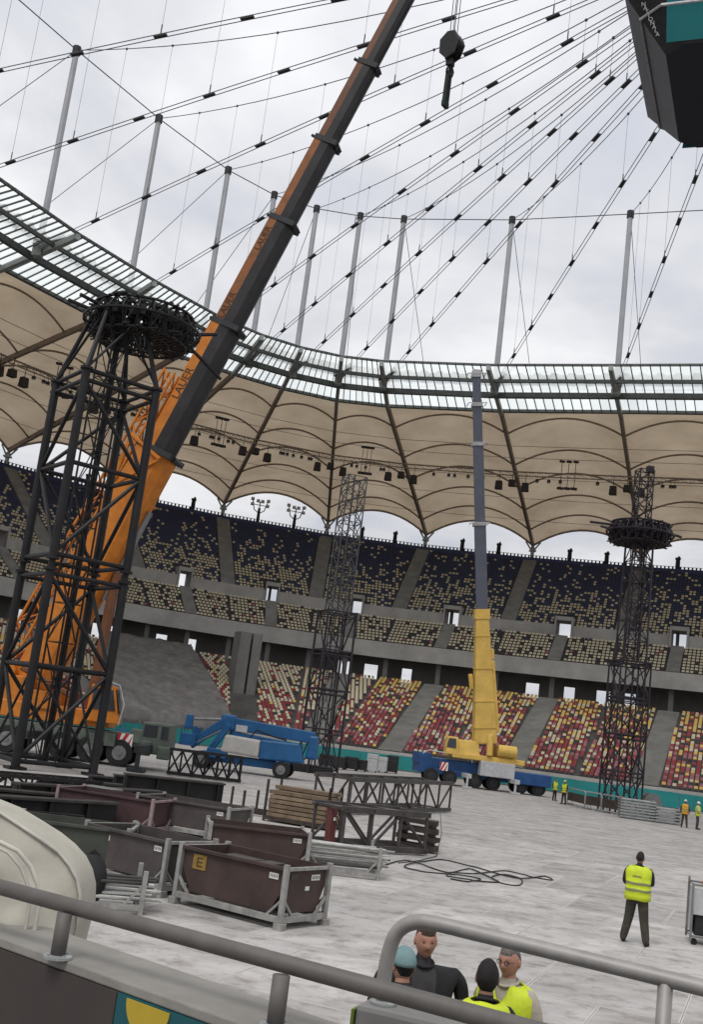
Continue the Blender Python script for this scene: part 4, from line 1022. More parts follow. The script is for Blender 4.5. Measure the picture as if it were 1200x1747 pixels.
mb = MB(); mb.beam((-1.2,0,2.35), (3.6,-.1,2.0), .5, .35); mb.build('lower_boom', 'lift_blue', lift, bevel=.05)
mb = MB(); mb.box((4.25,-.1,2.1), (.75,.8,1.5), 0, .8); mb.build('boom_elbow', 'lift_blue', lift, bevel=.14)
mb = MB(); mb.beam((-1.4,-.3,3.15), (-3.6,-.4,1.3), .42, .55); mb.build('fly_boom', 'lift_blue', lift, bevel=.05)
mb = MB(); mb.tube((-1.6,-.45,2.5), (-3.2,-.5,1.5), .10, 8); mb.build('ram', 'steel_grey', lift)
mb = MB(); mb.box((-1.4,0,3.0), (.9,.85,1.0)); mb.build('boom_knuckle', 'lift_blue', lift, bevel=.12)
mb = MB()
for z in (1.35, 1.9, 2.45): mb.path([(-4.2,-.9,z),(-3.3,-.9,z),(-3.3,.9,z),(-4.2,.9,z)], .03, 5, closed=True)
for x, y in ((-4.2,-.9),(-3.3,-.9),(-3.3,.9),(-4.2,.9),(-4.2,0),(-3.3,0)): mb.tube((x,y,1.3),(x,y,2.45),.03,5)
mb.box((-3.75,0,1.3),(.95,1.85,.08)); mb.build('basket', 'lift_blue', lift)
mb = MB(); mb.beam((-2.2,-.75,1.1), (-1.2,-.75,2.9), .3, .4); mb.build('riser_arm', 'lift_blue', lift, bevel=.04)
mb = MB(); mb.box((-3.7,-.55,1.65), (1.0,.7,.75)); mb.build('platform_box', 'lift_blue', lift, bevel=.05)
mb = MB(); mb.box((-3.9,-.3,2.75), (.5,.5,.9), 0, .8); mb.build('jib_head', 'lift_blue', lift, bevel=.05)
mb = MB(); mb.tube((-3.6,-.3,2.95), (-1.6,-.25,3.15), .09, 8); mb.build('levelling_rod', 'steel_grey', lift)
mb = MB(); mb.path([(.2,-.6,2.2),(.6,-.7,2.75),(1.6,-.6,2.5),(2.6,-.6,2.35)], .05, 6); mb.build('hose_bundle', 'rubber', lift)
mb = MB(); mb.box((-3.35,-.2,2.2), (.45,.7,.5)); mb.build('control_box', 'lift_blue', lift, bevel=.05)
for x0, z0, l, h in ((-.45,2.72,.75,.42),(1.9,2.62,.95,.25)):
    mb = MB(); yb = -.315; mb.box((x0,yb,z0), (l,.02,h)); mb.build('decal_plate', 'counterweight', lift)

# ================================================================ STILLAGES, RACKS AND STEELWORK
mat('still_brown', (.055,.036,.032), .65, var=.3, scale=1.6, bump=.2); mat('still_maroon', (.058,.032,.034), .65, var=.3, scale=1.6, bump=.2); mat('still_olive', (.055,.06,.049), .65, var=.25, scale=1.6, bump=.2); mat('still_taupe', (.068,.058,.056), .65, var=.3, scale=1.6, bump=.2)
mat('frame_grey', (.30,.295,.28), .55, metal=.35, var=.25, scale=6); mat('frame_rose', (.28,.20,.20), .6, metal=.2, var=.25, scale=6); mat('plate_yellow', (.24,.15,.035), .6, var=.25, scale=9); mat('label_white', (.62,.62,.60), .6, var=.06)
mat('rust_dark', (.045,.035,.03), .7, var=.4, scale=2)
def stillage(label, corner, rot, L=2.45, W=1.3, H=1.0, body='still_brown', frame='frame_grey', yellow=False, content=False, labels=1, end2=None):
    """corner: ground position of the front right corner; the long side runs back to the left"""
    t = empty('stillage', label, 'crate', corner, rot, 'steel stillages on the floor')
    x0, x1, y0, y1 = -L, 0, 0, W
    for x in (x0, x1):
        for y in (y0, y1):
            mb = MB(); mb.beam((x,y,0), (x,y,H+.05), .09, .09); mb.box((x,y,.06), (.17,.17,.12)); mb.build('post', frame, t, bevel=.008)
    z = .17
    for a, b in (((x0,y0),(x1,y0)),((x0,y1),(x1,y1)),((x0,y0),(x0,y1)),((x1,y0),(x1,y1))):
        mb = MB(); mb.beam((a[0],a[1],z), (b[0],b[1],z), .075, .11); mb.build('base_rail', frame, t, bevel=.006)
        mb = MB(); mb.beam((a[0],a[1],H-.03), (b[0],b[1],H-.03), .06, .06); mb.build('top_rail', frame if a[0] == b[0] else body, t, bevel=.006)
    for x, y, dx, dy in ((x1,y0,-1,0),(x1,y0,0,1),(x1,y1,0,-1),(x0,y0,1,0),(x0,y0,0,1),(x1,y1,-1,0)):
        mb = MB(); mb.beam((x,y,.52), (x+dx*.32,y+dy*.32,.2), .05, .04); mb.build('corner_brace', frame, t)
    d = .035; zb, sl_ = .26, .30
    # side panels; the long ones are cut back to a hopper at both ends
    for y in (y0, y1):
        mb = MB(); yy = y+(d if y == y0 else -d)
        pts = [V((x0+sl_,yy,zb)),V((x1-sl_,yy,zb)),V((x1-.05,yy,zb+.42)),V((x1-.05,yy,H)),V((x0+.05,yy,H)),V((x0+.05,yy,zb+.42))]
        mb.prism(pts, .012, (0,1,0)); mb.build('side_panel', body, t)
    for x in (x0, x1):
        mb = MB(); xx = x+(.05 if x == x0 else -.05); s_ = 1 if x == x0 else -1
        pts = [V((xx,y0+.25,zb)),V((xx,y1-.25,zb)),V((xx,y1-.05,zb+.42)),V((xx,y1-.05,H)),V((xx,y0+.05,H)),V((xx,y0+.05,zb+.42))]
        mb.prism(pts, .012, (1,0,0)); mb.build('end_panel', body, t)
    mb = MB(); mb.box(((x0+x1)/2,(y0+y1)/2,zb), (L-.2, W-.1, .02)); mb.build('bottom_panel', body, t)
    if content:
        for q in range(5):
            mb = MB(); mb.box((-.25-.42*q, W*.5+rnd.uniform(-.1,.1), H-.17+rnd.uniform(-.04,.03)), (.38,W*.75,.09), rnd.uniform(-.1,.1)); mb.build('stored_board', 'still_taupe', t)
    if yellow:
        mb = MB(); mb.box((x0+.45,y0+d-.008,H-.24), (.32,.008,.26)); pl = mb.build('warning_plate', 'plate_yellow', t)
        mb = MB(); yy = y0+d-.015
        for z_ in (H-.17,H-.24,H-.31): mb.box((x0+.46,yy,z_), (.13,.004,.02))
        mb.box((x0+.405,yy,H-.24),(.02,.004,.16)); mb.build('plate_mark', 'rust_dark', pl)
    for q in range(labels):
        mb = MB()
        if q == 0: mb.box((x1-.28,y0+d-.008,H-.18), (.20,.006,.10))
        elif q == 1: mb.box((x1-.032,W*.72,H-.2), (.006,.26,.10))
        else: mb.box((x1-.032,W*.55,H-.38), (.006,.12,.07))
        lb = mb.build('label', 'label_white', t)
        if q < 2:
            mb = MB()
            for k_ in range(5):
                if q == 0: mb.box((x1-.35+.035*k_,y0+d-.0125,H-.18), (.014,.003,.05))
                else: mb.box((x1-.027,W*.72-.09+.045*k_,H-.2), (.003,.016,.05))
            mb.build('print', 'rust_dark', lb)
    return t
R35 = math.radians(-35)
stillage('brown steel stillage with yellow plate, nearest and largest of the crates', atz(476,1588), R35, 2.45, 1.32, 1.04, 'still_brown', yellow=True, content=True, labels=3)
stillage('brown stillage standing just behind the one with the yellow plate', atz(520,1497), math.radians(9), 2.35, 1.35, .98, 'still_brown', labels=1)
stillage('grey brown stillage left of the one with the yellow plate', atz(273,1531), math.radians(-38), 2.35, 1.3, 1.02, 'still_taupe', labels=1)
stillage('olive stillage with white label beside the white fabric cover', atz(206,1507), math.radians(2), 2.4, 1.3, 1.0, 'still_olive', labels=1)
stillage('maroon stillage with rosy frame in the back row of crates', atz(252,1428), math.radians(-16), 2.9, 1.5, .95, 'still_maroon', 'frame_rose', labels=0)
stillage('taupe stillage at the right end of the back row of crates', atz(383,1440), math.radians(-20), 2.9, 1.6, .95, 'still_taupe', labels=1)

def rack(label, corner, rot, L, W, H, pipes, mats_, cat_='pipe rack', zlay=3):
    t = empty('pipe_rack', label, cat_, corner, rot, 'racks of pipes')
    for x in (-L, 0):
        for y in (0, W):
            mb = MB(); mb.beam((x,y,0), (x,y,H), .08, .08); mb.build('post', 'frame_grey', t, bevel=.006)
            mb = MB(); mb.beam((x,y,.5), (x+(.3 if x < 0 else -.3),y,.15), .04, .04); mb.build('corner_brace', 'frame_grey', t)
    for a, b in (((-L,0),(0,0)),((-L,W),(0,W)),((-L,0),(-L,W)),((0,0),(0,W))):
        mb = MB(); mb.beam((*a,.12), (*b,.12), .07, .09); mb.build('base_rail', 'frame_grey', t)
    for q in range(pipes):
        y = .08+(W-.16)*((q*.37) % 1); z = .22+.11*(q % zlay)*1.0+rnd.uniform(0,.04); mb = MB()
        a = rnd.uniform(-.12,.12); mb.tube((-L-.15+rnd.uniform(-.2,.2), y, z), (.12+rnd.uniform(-.1,.25), min(W-.05,max(.05,y+a)), z+rnd.uniform(-.03,.06)), rnd.choice((.028,.035,.045)), 7); mb.build('pipe', mats_[q % len(mats_)], t)
    return t
mat('pipe_pale', (.42,.42,.40), .45, metal=.4, var=.2, scale=5); mat('pipe_dark', (.06,.058,.055), .5, metal=.4, var=.2)
rack('low rack of pale steel pipes in front of the olive stillage', atz(238,1562), math.radians(14), 1.5, 1.0, .72, 16, ['pipe_pale','pipe_pale','pipe_dark'])
rack('rack of grey pipes beside the coiled cable', atz(644,1503), math.radians(4), 1.75, 1.7, .78, 20, ['pipe_dark','pipe_pale','pipe_pale','frame_grey'], zlay=5)
t = empty('bundled_bag', 'small dark round bundle beside the white fabric cover', 'bundle', atz(146,1548)+V((0,0,0)))
mb = MB(); mb.sphere((0,0,.45), .45, 14, 10, (.62,.6,1.0)); mb.build('bag', 'rubber', t, smooth=True)
mb = MB(); mb.path([(-.1,0,.86),(0,-.05,.95),(.1,0,.86)], .03, 6); mb.build('tie', 'rubber', t)

# timber planks on a posted pallet, and an empty posted pallet
mat('plank', (.17,.125,.085), .85, var=.3, scale=3, bump=.3, rand=.2); mat('plank_end', (.10,.07,.05), .9, var=.3)
def posted_pallet(label, corner, rot, L, W, H, cat_, name):
    t = empty(name, label, cat_, corner, rot)
    for x in (-L, -.5*L if name == 'post_pallet' else 0, 0):
        for y in (0, W):
            mb = MB(); mb.beam((x,y,0), (x,y,H), .075, .075); mb.build('post', 'rust_dark', t)
    for a, b in (((-L,0),(0,0)),((-L,W),(0,W)),((-L,0),(-L,W)),((0,0),(0,W))):
        mb = MB(); mb.beam((*a,.13), (*b,.13), .09, .12); mb.build('base_rail', 'rust_dark', t)
    return t
t = posted_pallet('stack of brown timber planks held between steel posts', atz(556,1418), math.radians(-22), 2.4, 1.15, 1.45, 'planks', 'plank_stack')
for lay in range(7):
    for q in range(5):
        if lay == 6 and q in (0, 1): continue
        mb = MB(); mb.box((-1.15+rnd.uniform(-.04,.04), .12+.23*q, .26+.155*lay), (2.3,.21,.125), rnd.uniform(-.01,.01)); mb.build('plank', 'plank', t, bevel=.006)
posted_pallet('empty flat pallet with upright posts left of the plank stack', atz(458,1396), math.radians(-24), 2.2, 1.1, .85, 'pallet', 'post_pallet')

# aluminium box trusses
mat('truss_steel', (.07,.063,.06), .5, metal=.4, var=.3, scale=3)
def box_truss(label, a, b, wd_, hg, bays, z0=.05, material='truss_steel', r=.05, name='box_truss', group='trusses lying on the floor', rb=.032, feet=True):
    a, b = V((a.x,a.y,z0)), V((b.x,b.y,z0)); d = (b-a); L = d.length; rz = math.atan2(d.y, d.x); t = empty(name, label, 'truss', a-V((0,0,z0)), rz, group)
    for y in (0, wd_):
        for z in (z0+r, z0+hg-r):
            mb = MB(); mb.beam((0,y,z), (L,y,z), 2*r, 2*r); mb.build('chord', material, t)
    for k_ in range(bays+1):
        x = max(r, min(L-r, L*k_/bays))
        for y in (0, wd_):
            mb = MB(); mb.beam((x,y,z0+2*r), (x,y,z0+hg-2*r), 1.5*rb, 1.5*rb); mb.build('upright', material, t)
        for z in (z0+r, z0+hg-r):
            mb = MB(); mb.beam((x,r,z), (x,wd_-r,z), 1.5*rb, 1.5*rb); mb.build('spacer', material, t)
    for k_ in range(bays):
        x0, x1 = L*k_/bays, L*(k_+1)/bays
        for y in (0, wd_):
            mb = MB(); p_, q_ = ((x0, x1) if (k_ % 2 == 0) == (y == 0) else (x1, x0)); mb.tube((p_,y,z0+r), (q_,y,z0+hg-r), rb, 5); mb.build('diagonal', material, t)
        mb = MB(); mb.tube((x0,0,z0+hg-r), (x1,wd_,z0+hg-r), rb*.8, 5); mb.build('diagonal', material, t)
    return t
box_truss('long grey box truss lying behind the plank stack', atz(592,1390), atz(767,1386), 1.7, 1.5, 7, r=.09, rb=.055)
nl, nn_, nr = atz(577,1453), atz(668,1466), atz(726,1460)
t2 = box_truss('short box truss with a red brown strut in front of the long truss', nr, nl, -1.5, 1.25, 3, r=.085, rb=.05)
mat('strut_red', (.10,.03,.028), .6, var=.2)
mb = MB(); mb.beam((3.2,-.75,.1), (3.2,-.8,1.15), .26, .2); o = mb.build('packing_strut', 'strut_red', t2); 
mb = MB(); mb.box((3.2,-.62,.85), (.05,.05,.09)); mb.build('sticker', 'label_white', o)
bs = empty('beam_stack', 'small stack of dark beams poking out of the short truss', 'beams', atz(700,1454)+V((.12,.75,0)), math.radians(-30))
for k_ in range(4):
    for q in range(3):
        mb = MB(); mb.box((rnd.uniform(-.1,.15), q*.22, .14+.26*k_), (1.35,.17,.15)); mb.build('beam', 'rust_dark', bs, bevel=.01)
    for x in (-.5,.5):
        if k_ < 3:
            mb = MB(); mb.box((x,.22,.265+.26*k_), (.1,.6,.09)); mb.build('spacer', 'rust_dark', bs)
box_truss('black ladder truss standing in front of the blue lift', atz(284,1322), atz(410,1337), .9, 1.35, 6, material='tower_black', r=.06, rb=.05)

# dark steel beams strewn round the foot of the near tower
mat('beam_black', (.018,.017,.017), .55, metal=.3, var=.4, scale=1.5, bump=.1); mat('beam_edge', (.045,.043,.04), .5, metal=.4, var=.3)
def girder(label, a, b, hg, wd_, z0=.1, group='dark girders by the near tower'):
    a, b = V((a.x,a.y,0)), V((b.x,b.y,0)); d = b-a; L = d.length; t = empty('girder', label, 'girder', a, math.atan2(d.y,d.x), group)
    mb = MB(); mb.beam((0,0,z0+hg/2), (L,0,z0+hg/2), wd_*.35, hg-.06); mb.build('web', 'beam_black', t)
    for z in (z0+.03, z0+hg-.03):
        mb = MB(); mb.beam((-.01,0,z), (L+.01,0,z), wd_, .06); mb.build('flange', 'beam_black' if z < z0+.1 else 'beam_edge', t)
    for q in range(int(L/1.1)+1):
        x = min(L-.05, .05+q*1.1)
        for sy in (-1,1):
            mb = MB(); mb.box((x,sy*wd_*.32,z0+hg/2), (.05,wd_*.28,hg-.13)); mb.build('stiffener', 'beam_black', t)
    for x in (.3, L-.3):
        mb = MB(); mb.box((x,0,z0*.5), (.25,wd_*1.1,z0)); mb.build('bearer', 'rust_dark', t)
    return t
girder('deep black girder, right end by the black ladder truss', atz(205,1372), atz(374,1388), .82, .55, .25)
girder('black girder lying just behind the deep one', atz(190,1352), atz(352,1368), .5, .5, .2)
girder('long black girder running under the near tower', atz(20,1375), atz(268,1385), .45, .5, .25)
girder('black girder in the middle of the pile left of the crates', atz(-60,1385), atz(235,1408), .4, .5, .3)
girder('black girder above the maroon stillage', atz(-70,1410), atz(190,1420), .6, .5, .2)
girder('lowest black girder showing over the white cover', atz(-90,1440), atz(110,1452), .5, .5, .2)
girder('pale edged girder at the foot of the near tower', atz(60,1345), atz(235,1362), .3, .6, .15)
girder('short girder lying furthest back beside the carrier of the orange crane', atz(150,1340), atz(290,1352), .3, .5, .12)
for k_, (lab, a_, b_, wd_, hg_, n_) in enumerate((
    ('flat black truss nearest the white cover in the dark pile', (-40,1425), (150,1440), 1.1, .5, 5),
    ('flat black truss just left of the maroon stillage', (-60,1396), (120,1412), 1.3, .55, 6),
    ('flat black truss across the foot of the near tower', (-30,1352), (170,1366), 1.2, .6, 6),
    ('flat black truss right of the near tower foot', (120,1362), (262,1376), 1.0, .45, 5),
    ('flat black truss between the deep girder and the maroon stillage', (60,1390), (240,1404), .9, .45, 6))):
    box_truss(lab, atz(*a_), atz(*b_), wd_, hg_, n_, material='beam_black', r=.06, rb=.04)
mat('case_black', (.02,.02,.022), .6, var=.3)
t = empty('tool_box', 'dark tool box with pale lid on the girder pile', 'box', atz(165,1400)+V((0,0,.0)), -.3)
mb = MB(); mb.box((0,0,.45), (1.0,.6,.9)); mb.build('body', 'case_black', t, bevel=.03); mb = MB(); mb.box((0,0,.93), (1.04,.64,.06)); mb.build('lid', 'steel_grey', t, bevel=.01)
# black cable on the floor
mat('cable_black', (.025,.024,.024), .7)
pts = [(655,1478),(690,1470),(730,1480),(765,1490),(800,1484),(830,1496),(855,1508),(885,1512),(890,1502),(860,1494),(840,1498),(850,1507),(800,1503),(765,1497),(770,1490),(815,1492),(860,1488),(905,1497),(942,1503),(930,1497),(880,1500),(800,1478),(755,1468),(720,1472),(690,1480),(720,1488),(780,1494),(820,1502),(800,1506),(765,1500)]
W_ = [atz(*q)+V((0,0,.03)) for q in pts]; SP = []
for k_ in range(len(W_)-1):
    a, b, c, d = W_[max(0,k_-1)], W_[k_], W_[k_+1], W_[min(len(W_)-1,k_+2)]
    for q in range(6):
        t_ = q/6; SP.append(.5*((2*b)+(c-a)*t_+(2*a-5*b+4*c-d)*t_*t_+(3*b-a-3*c+d)*t_**3)+V((0,0,.012*math.sin(k_*1.7))))
tag(MB().path(SP, .02, 5).build('floor_cable', 'cable_black', smooth=True), 'long black cable looping across the pale floor beside the trusses', 'cable')
SP = [atz(748,1415)+V((0,0,.75)), atz(752,1440)+V((0,0,.35)), atz(745,1462)+V((0,0,.03)), atz(715,1470)+V((0,0,.03)), atz(680,1474)+V((0,0,.03))]
tag(MB().path(SP, .014, 5).build('floor_cable', 'cable_black', smooth=True), 'short cable dropping from the beam stack to the floor', 'cable')

# ================================================================ FAR EQUIPMENT
mat('barrier', (.33,.34,.34), .5, metal=.5, var=.2, scale=4)
def barrier(label, a, b, h=1.05, z0=0.0, group='crowd barriers'):
    d = V((b.x-a.x,b.y-a.y,0)); L = d.length; t = empty('crowd_barrier', label, 'barrier', (a.x,a.y,0), math.atan2(d.y,d.x), group)
    mb = MB(); mb.path([(.03,0,z0+.12),(.03,0,z0+h-.1),(.13,0,z0+h),(L-.13,0,z0+h),(L-.03,0,z0+h-.1),(L-.03,0,z0+.12)], .05, 6, closed=True); mb.build('frame', 'barrier', t)
    mb = MB(); mb.box((L/2,0,z0+h*.52), (L-.16,.03,h*.5)); mb.build('infill', 'rust_dark', t)
    for x in (.3, L-.3):
        mb = MB(); mb.beam((x,-.45,z0+.04), (x,.45,z0+.04), .09, .07); mb.tube((x,.4,z0+.06), (x,0,z0+.8), .03, 5); mb.build('foot', 'barrier', t)
    return t
bp = [(968,1372),(998,1380),(1026,1385),(1062,1392)]
for k_, (a, b) in enumerate(zip(bp[:-1], bp[1:])):
    barrier('grey crowd barrier left of the right tower, %s' % ('next to the two far workers','middle of three','next to the barrier stack')[k_], atz(*a), atz(*b), 1.25)
def stack(label, c, L, W, n, dz, rz):
    t = empty('barrier_stack', label, 'barrier stack', c, rz)
    for k_ in range(n):
        mb = MB(); z = .12+dz*k_; mb.path([(-L/2,-W/2,z),(L/2,-W/2,z),(L/2,W/2,z),(-L/2,W/2,z)], .06, 6, closed=True)
        for q in range(1,5): mb.tube((-L/2+L*q/5,-W/2,z),(-L/2+L*q/5,W/2,z),.03,5)
        mb.build('stacked_barrier', 'barrier', t)
    for x in (-L/2+.1, L/2-.1):
        mb = MB(); mb.box((x,0,.06+dz*n/2), (.1,W*.9,dz*n)); mb.build('stillage_post', 'frame_grey', t)
stack('low stack of grey crowd barriers at the foot of the right tower', atz(1090,1399)+V((0,.6,0)), 2.3, 1.3, 7, .19, math.radians(-6))
stack('shorter barrier stack left of the workers at the right edge', atz(1142,1406)+V((0,.6,0)), 1.7, 1.2, 5, .21, math.radians(-6))
t = empty('cable_drum', 'upright round cable drum between the two barrier stacks', 'cable drum', atz(1118,1394)+V((0,1.2,0)), .2)
for y in (-.3,.3):
    mb = MB(); mb.lathe((0,y,.95), [(.0,-.03),(.75,-.03),(.75,.03),(.0,.03)], 18, 'Y'); mb.build('flange', 'steel_grey', t)
mb = MB(); mb.tube((0,-.3,.95),(0,.3,.95),.45,14); mb.box((0,0,.1),(1.1,.7,.2)); mb.build('core', 'rust_dark', t)
# black flight cases and pale boxes by the far boards
cs = [(556,1309,1.3,1.0,'case_black'),(578,1312,1.1,.95,'case_black'),(598,1314,1.2,1.05,'case_black'),(616,1316,1.0,.9,'case_black'),(634,1317,1.0,1.5,'counterweight'),(652,1318,.8,1.3,'counterweight'),(668,1319,1.1,1.5,'case_black')]
wds = ['first','second','third','fourth','fifth','sixth','last']
for k_, (x, y, wd_, h, m_) in enumerate(cs):
    c = atz(x, y); c = V((c.x, c.y, 0)); sc_ = (c-CP).length/1882*18
    t = empty('flight_case', '%s flight case in the row right of the middle tower, %s from the left' % ('black' if m_ == 'case_black' else 'pale grey', wds[k_]), 'case', c, -.15, 'flight cases by the boards')
    mb = MB(); mb.box((0,0,.12+h*.35), (wd_,.8,h*.7)); mb.build('case_body', m_, t, bevel=.03)
    mb = MB(); mb.box((0,0,.13+h*.85), (wd_,.8,h*.28)); mb.build('lid', m_, t, bevel=.03)
    for sx in (-1,1):
        mb = MB(); mb.tube((sx*wd_*.38,-.3,.06),(sx*wd_*.38,-.24,.06),.06,8); mb.tube((sx*wd_*.38,.24,.06),(sx*wd_*.38,.3,.06),.06,8); mb.box((sx*wd_*.38,0,.1),(.1,.62,.04)); mb.build('castor', 'rubber', t)
mb_ = None
for k_ in range(4):
    a, b = atz(196+26*k_, 1259+3.6*k_), atz(220+26*k_, 1262.5+3.6*k_)
    t = barrier('blue site barrier behind the crane carrier, %s from the left' % wds[k_], V((a.x*.9,a.y*.9,0)), V((b.x*.9,b.y*.9,0)), 1.1, group='blue site barriers')
    for ch in t.children:
        if ch.name.startswith(('frame','infill')): ch.data.materials[0] = M('carrier_blue') 
# low dark stage decks in front of the middle tower
t = empty('deck_pile', 'flat pile of dark stage decks at the foot of the middle tower', 'stage deck', atz(530,1318), -.1)
for k_ in range(4):
    mb = MB(); mb.box((rnd.uniform(-.1,.1),0,.1+.14*k_), (3.6-.3*(k_%2),1.6,.11)); mb.build('deck', 'case_black', t, bevel=.01)
# wheeled cage at the right edge
t = empty('cage_trolley', 'grey cage trolley with dark load at the right edge of the floor', 'trolley', atz(1178,1612)+V((0,0,0)), math.radians(-12))
for x in (0,1.1):
    for y in (0,.8):
        mb = MB(); mb.beam((x,y,.08),(x,y,1.25 if y == 0 else 1.32),.045,.045); mb.build('post', 'steel_grey', t)
for z in (.18, 1.22):
    mb = MB(); mb.path([(0,0,z),(1.1,0,z),(1.1,.8,z),(0,.8,z)], .022, 5, closed=True); mb.build('rail', 'steel_grey', t)
mb = MB(); mb.quad((.03,.02,.62),(1.07,.02,.62),(1.07,.02,1.15),(.03,.02,1.15)); mb.quad((.02,.03,.25),(.02,.77,.25),(.02,.77,1.15),(.02,.03,1.15)); mb.build('side_sheet', 'counterweight', t)
mb = MB(); mb.box((.55,.4,.42), (.95,.65,.45)); mb.build('load', 'case_black', t, bevel=.03)
mb = MB(); mb.box((.6,.4,1.22), (.7,.5,.16)); mb.build('folded_cloth', 'orange', t, bevel=.04)
for x in (.08,1.02):
    mb = MB(); mb.tube((x,.05,.07),(x,.1,.07),.07,10); mb.build('castor', 'rubber', t)
# ================================================================ PEOPLE
mat('skin', (.37,.19,.135), .55, var=.10, scale=14); mat('skin_dark', (.24,.13,.09), .55, var=.10, scale=14); mat('lips', (.29,.14,.10), .5); mat('eye_white', (.22,.19,.17), .5); mat('eye_dark', (.05,.032,.026), .3)
mat('hair_brown', (.045,.030,.022), .8, var=.35, scale=40); mat('hair_black', (.014,.012,.012), .75, var=.35, scale=40); mat('hair_grey', (.13,.115,.105), .85, var=.35, scale=40)
mat('jacket_black', (.016,.016,.018), .75, var=.3, scale=6, bump=.3); mat('shirt_charcoal', (.045,.043,.046), .85, var=.25, scale=8); mat('trousers_khaki', (.05,.046,.036), .9, var=.3, scale=8, bump=.3); mat('trousers_dark', (.022,.022,.024), .9, var=.3, scale=8)
mat('shoe', (.02,.017,.015), .7); mat('hivis', (.52,.62,.03), .6, var=.12, scale=6, bump=.3); mat('hivis_orange', (.60,.30,.03), .6, var=.12, scale=6); mat('reflective', (.20,.22,.10), .45, var=.12); mat('beige_shirt', (.36,.32,.27), .85, var=.15, scale=8, bump=.3); mat('cap_teal', (.16,.25,.26), .85, var=.15, scale=10); mat('glass_frame', (.06,.05,.045), .4)
mat('helmet_white', (.65,.65,.62), .4); mat('helmet_yellow', (.6,.5,.08), .4)

def skin_mesh(verts, edges, radii, root=0, levels=1):
    me = bpy.data.meshes.new('sk'); me.from_pydata([tuple(v) for v in verts], edges, []); o = bpy.data.objects.new('sk', me); COL.objects.link(o)
    sm = o.modifiers.new('skin', 'SKIN'); sm.use_smooth_shade = True
    for q, r in enumerate(radii):
        s_ = me.skin_vertices[0].data[q]; s_.radius = r if isinstance(r, tuple) else (r, r); s_.use_root = (q == root)
    sb = o.modifiers.new('sub', 'SUBSURF'); sb.levels = levels; sb.render_levels = levels
    dg = bpy.context.evaluated_depsgraph_get(); ev = o.evaluated_get(dg); m2 = ev.to_mesh()
    vs_ = [v.co.copy() for v in m2.vertices]; fs = [tuple(p.vertices) for p in m2.polygons]
    ev.to_mesh_clear(); bpy.data.objects.remove(o); bpy.data.meshes.remove(me)
    return vs_, fs
def seg_d(p, a, b):
    ab = b-a; t = max(0, min(1, (p-a).dot(ab)/max(1e-9, ab.length_squared))); return (p-a-ab*t).length

def head_part(mb, idx, c, turn, nod, near, hairline=.045, bald=0.0):
    """sculpted head; local front is -y. idx: material slots skin, hair, lips, white, dark"""
    n, k = (36, 26) if near else (16, 12)
    Rm = Matrix.Rotation(turn, 3, 'Z') @ Matrix.Rotation(nod, 3, 'X')
    k0 = len(mb.v); P = []
    for i in range(k+1):
        th = math.pi*i/k; row = []
        for j in range(n):
            ph = 2*math.pi*j/n; d = V((math.sin(th)*math.cos(ph), math.sin(th)*math.sin(ph), math.cos(th)))
            x, y, z = d.x*.078, d.y*.098, d.z*.125
            if z < 0:
                q = (-z/.125); x *= 1-.30*q**1.4; y *= (1-.10*q) if y < 0 else (1-.42*q)
            if y < 0: y *= .97
            fr = max(0, -d.y)
            g = lambda cx, cz, sx, sz: math.exp(-((x-cx)/sx)**2-((z-cz)/sz)**2)
            if fr > 0:
                y -= .026*g(0,-.020,.013,.016)*fr + .014*g(0,.004,.010,.024)*fr          # nose
                y += .011*(g(.031,.014,.017,.012)+g(-.031,.014,.017,.012))*fr             # eye sockets
                y -= .007*(g(.030,.036,.024,.009)+g(-.030,.036,.024,.009))*fr             # brow
                y += .007*g(0,-.058,.024,.005)*fr; y -= .006*(g(0,-.050,.022,.006)+g(0,-.067,.020,.007))*fr   # mouth
                y -= .009*g(0,-.098,.024,.018)*fr                                          # chin
            row.append(V((x, y, z)))
        P.append(row)
    for row in P:
        mb.v += [tuple(c + Rm @ q) for q in row]
    for i in range(k):
        for j in range(n):
            j2 = (j+1) % n; mb.f.append((k0+i*n+j, k0+(i+1)*n+j, k0+(i+1)*n+j2, k0+i*n+j2))
            q = (P[i][j]+P[i+1][j2]+P[i+1][j]+P[i][j2])/4
            hl = hairline + (.012 if abs(q.x) > .05 else 0) - max(0, q.y+.015)*1.35
            isl = near and abs(q.z+.058) < .0055 and abs(q.x) < .022 and q.y < -.06
            isb = near and abs(q.z-.036) < .0035 and .014 < abs(q.x) < .044 and q.y < -.05
            mb.m.append(idx['hair'] if (q.z > hl and q.z > -.075) else (idx['lips'] if isl else idx['skin']))
    sv = mb.cur
    for sx in (-1, 1):
        mb.cur = idx['skin']; e0 = len(mb.v); mb.sphere((0,0,0), 1, 10, 6, (.012,.020,.033))
        for q in range(e0, len(mb.v)): mb.v[q] = tuple(c + Rm @ (V(mb.v[q]) + V((sx*.077, .012, -.005))))
        if near:
            for mi, r_, yy in ((idx['dark'], .0078, -.0795),):
                mb.cur = mi; e0 = len(mb.v); mb.sphere((0,0,0), r_, 10, 6, (1.35,1,.6))
                for q in range(e0, len(mb.v)): mb.v[q] = tuple(c + Rm @ (V(mb.v[q]) + V((sx*.031, yy, .013))))
    mb.cur = sv
    return Rm

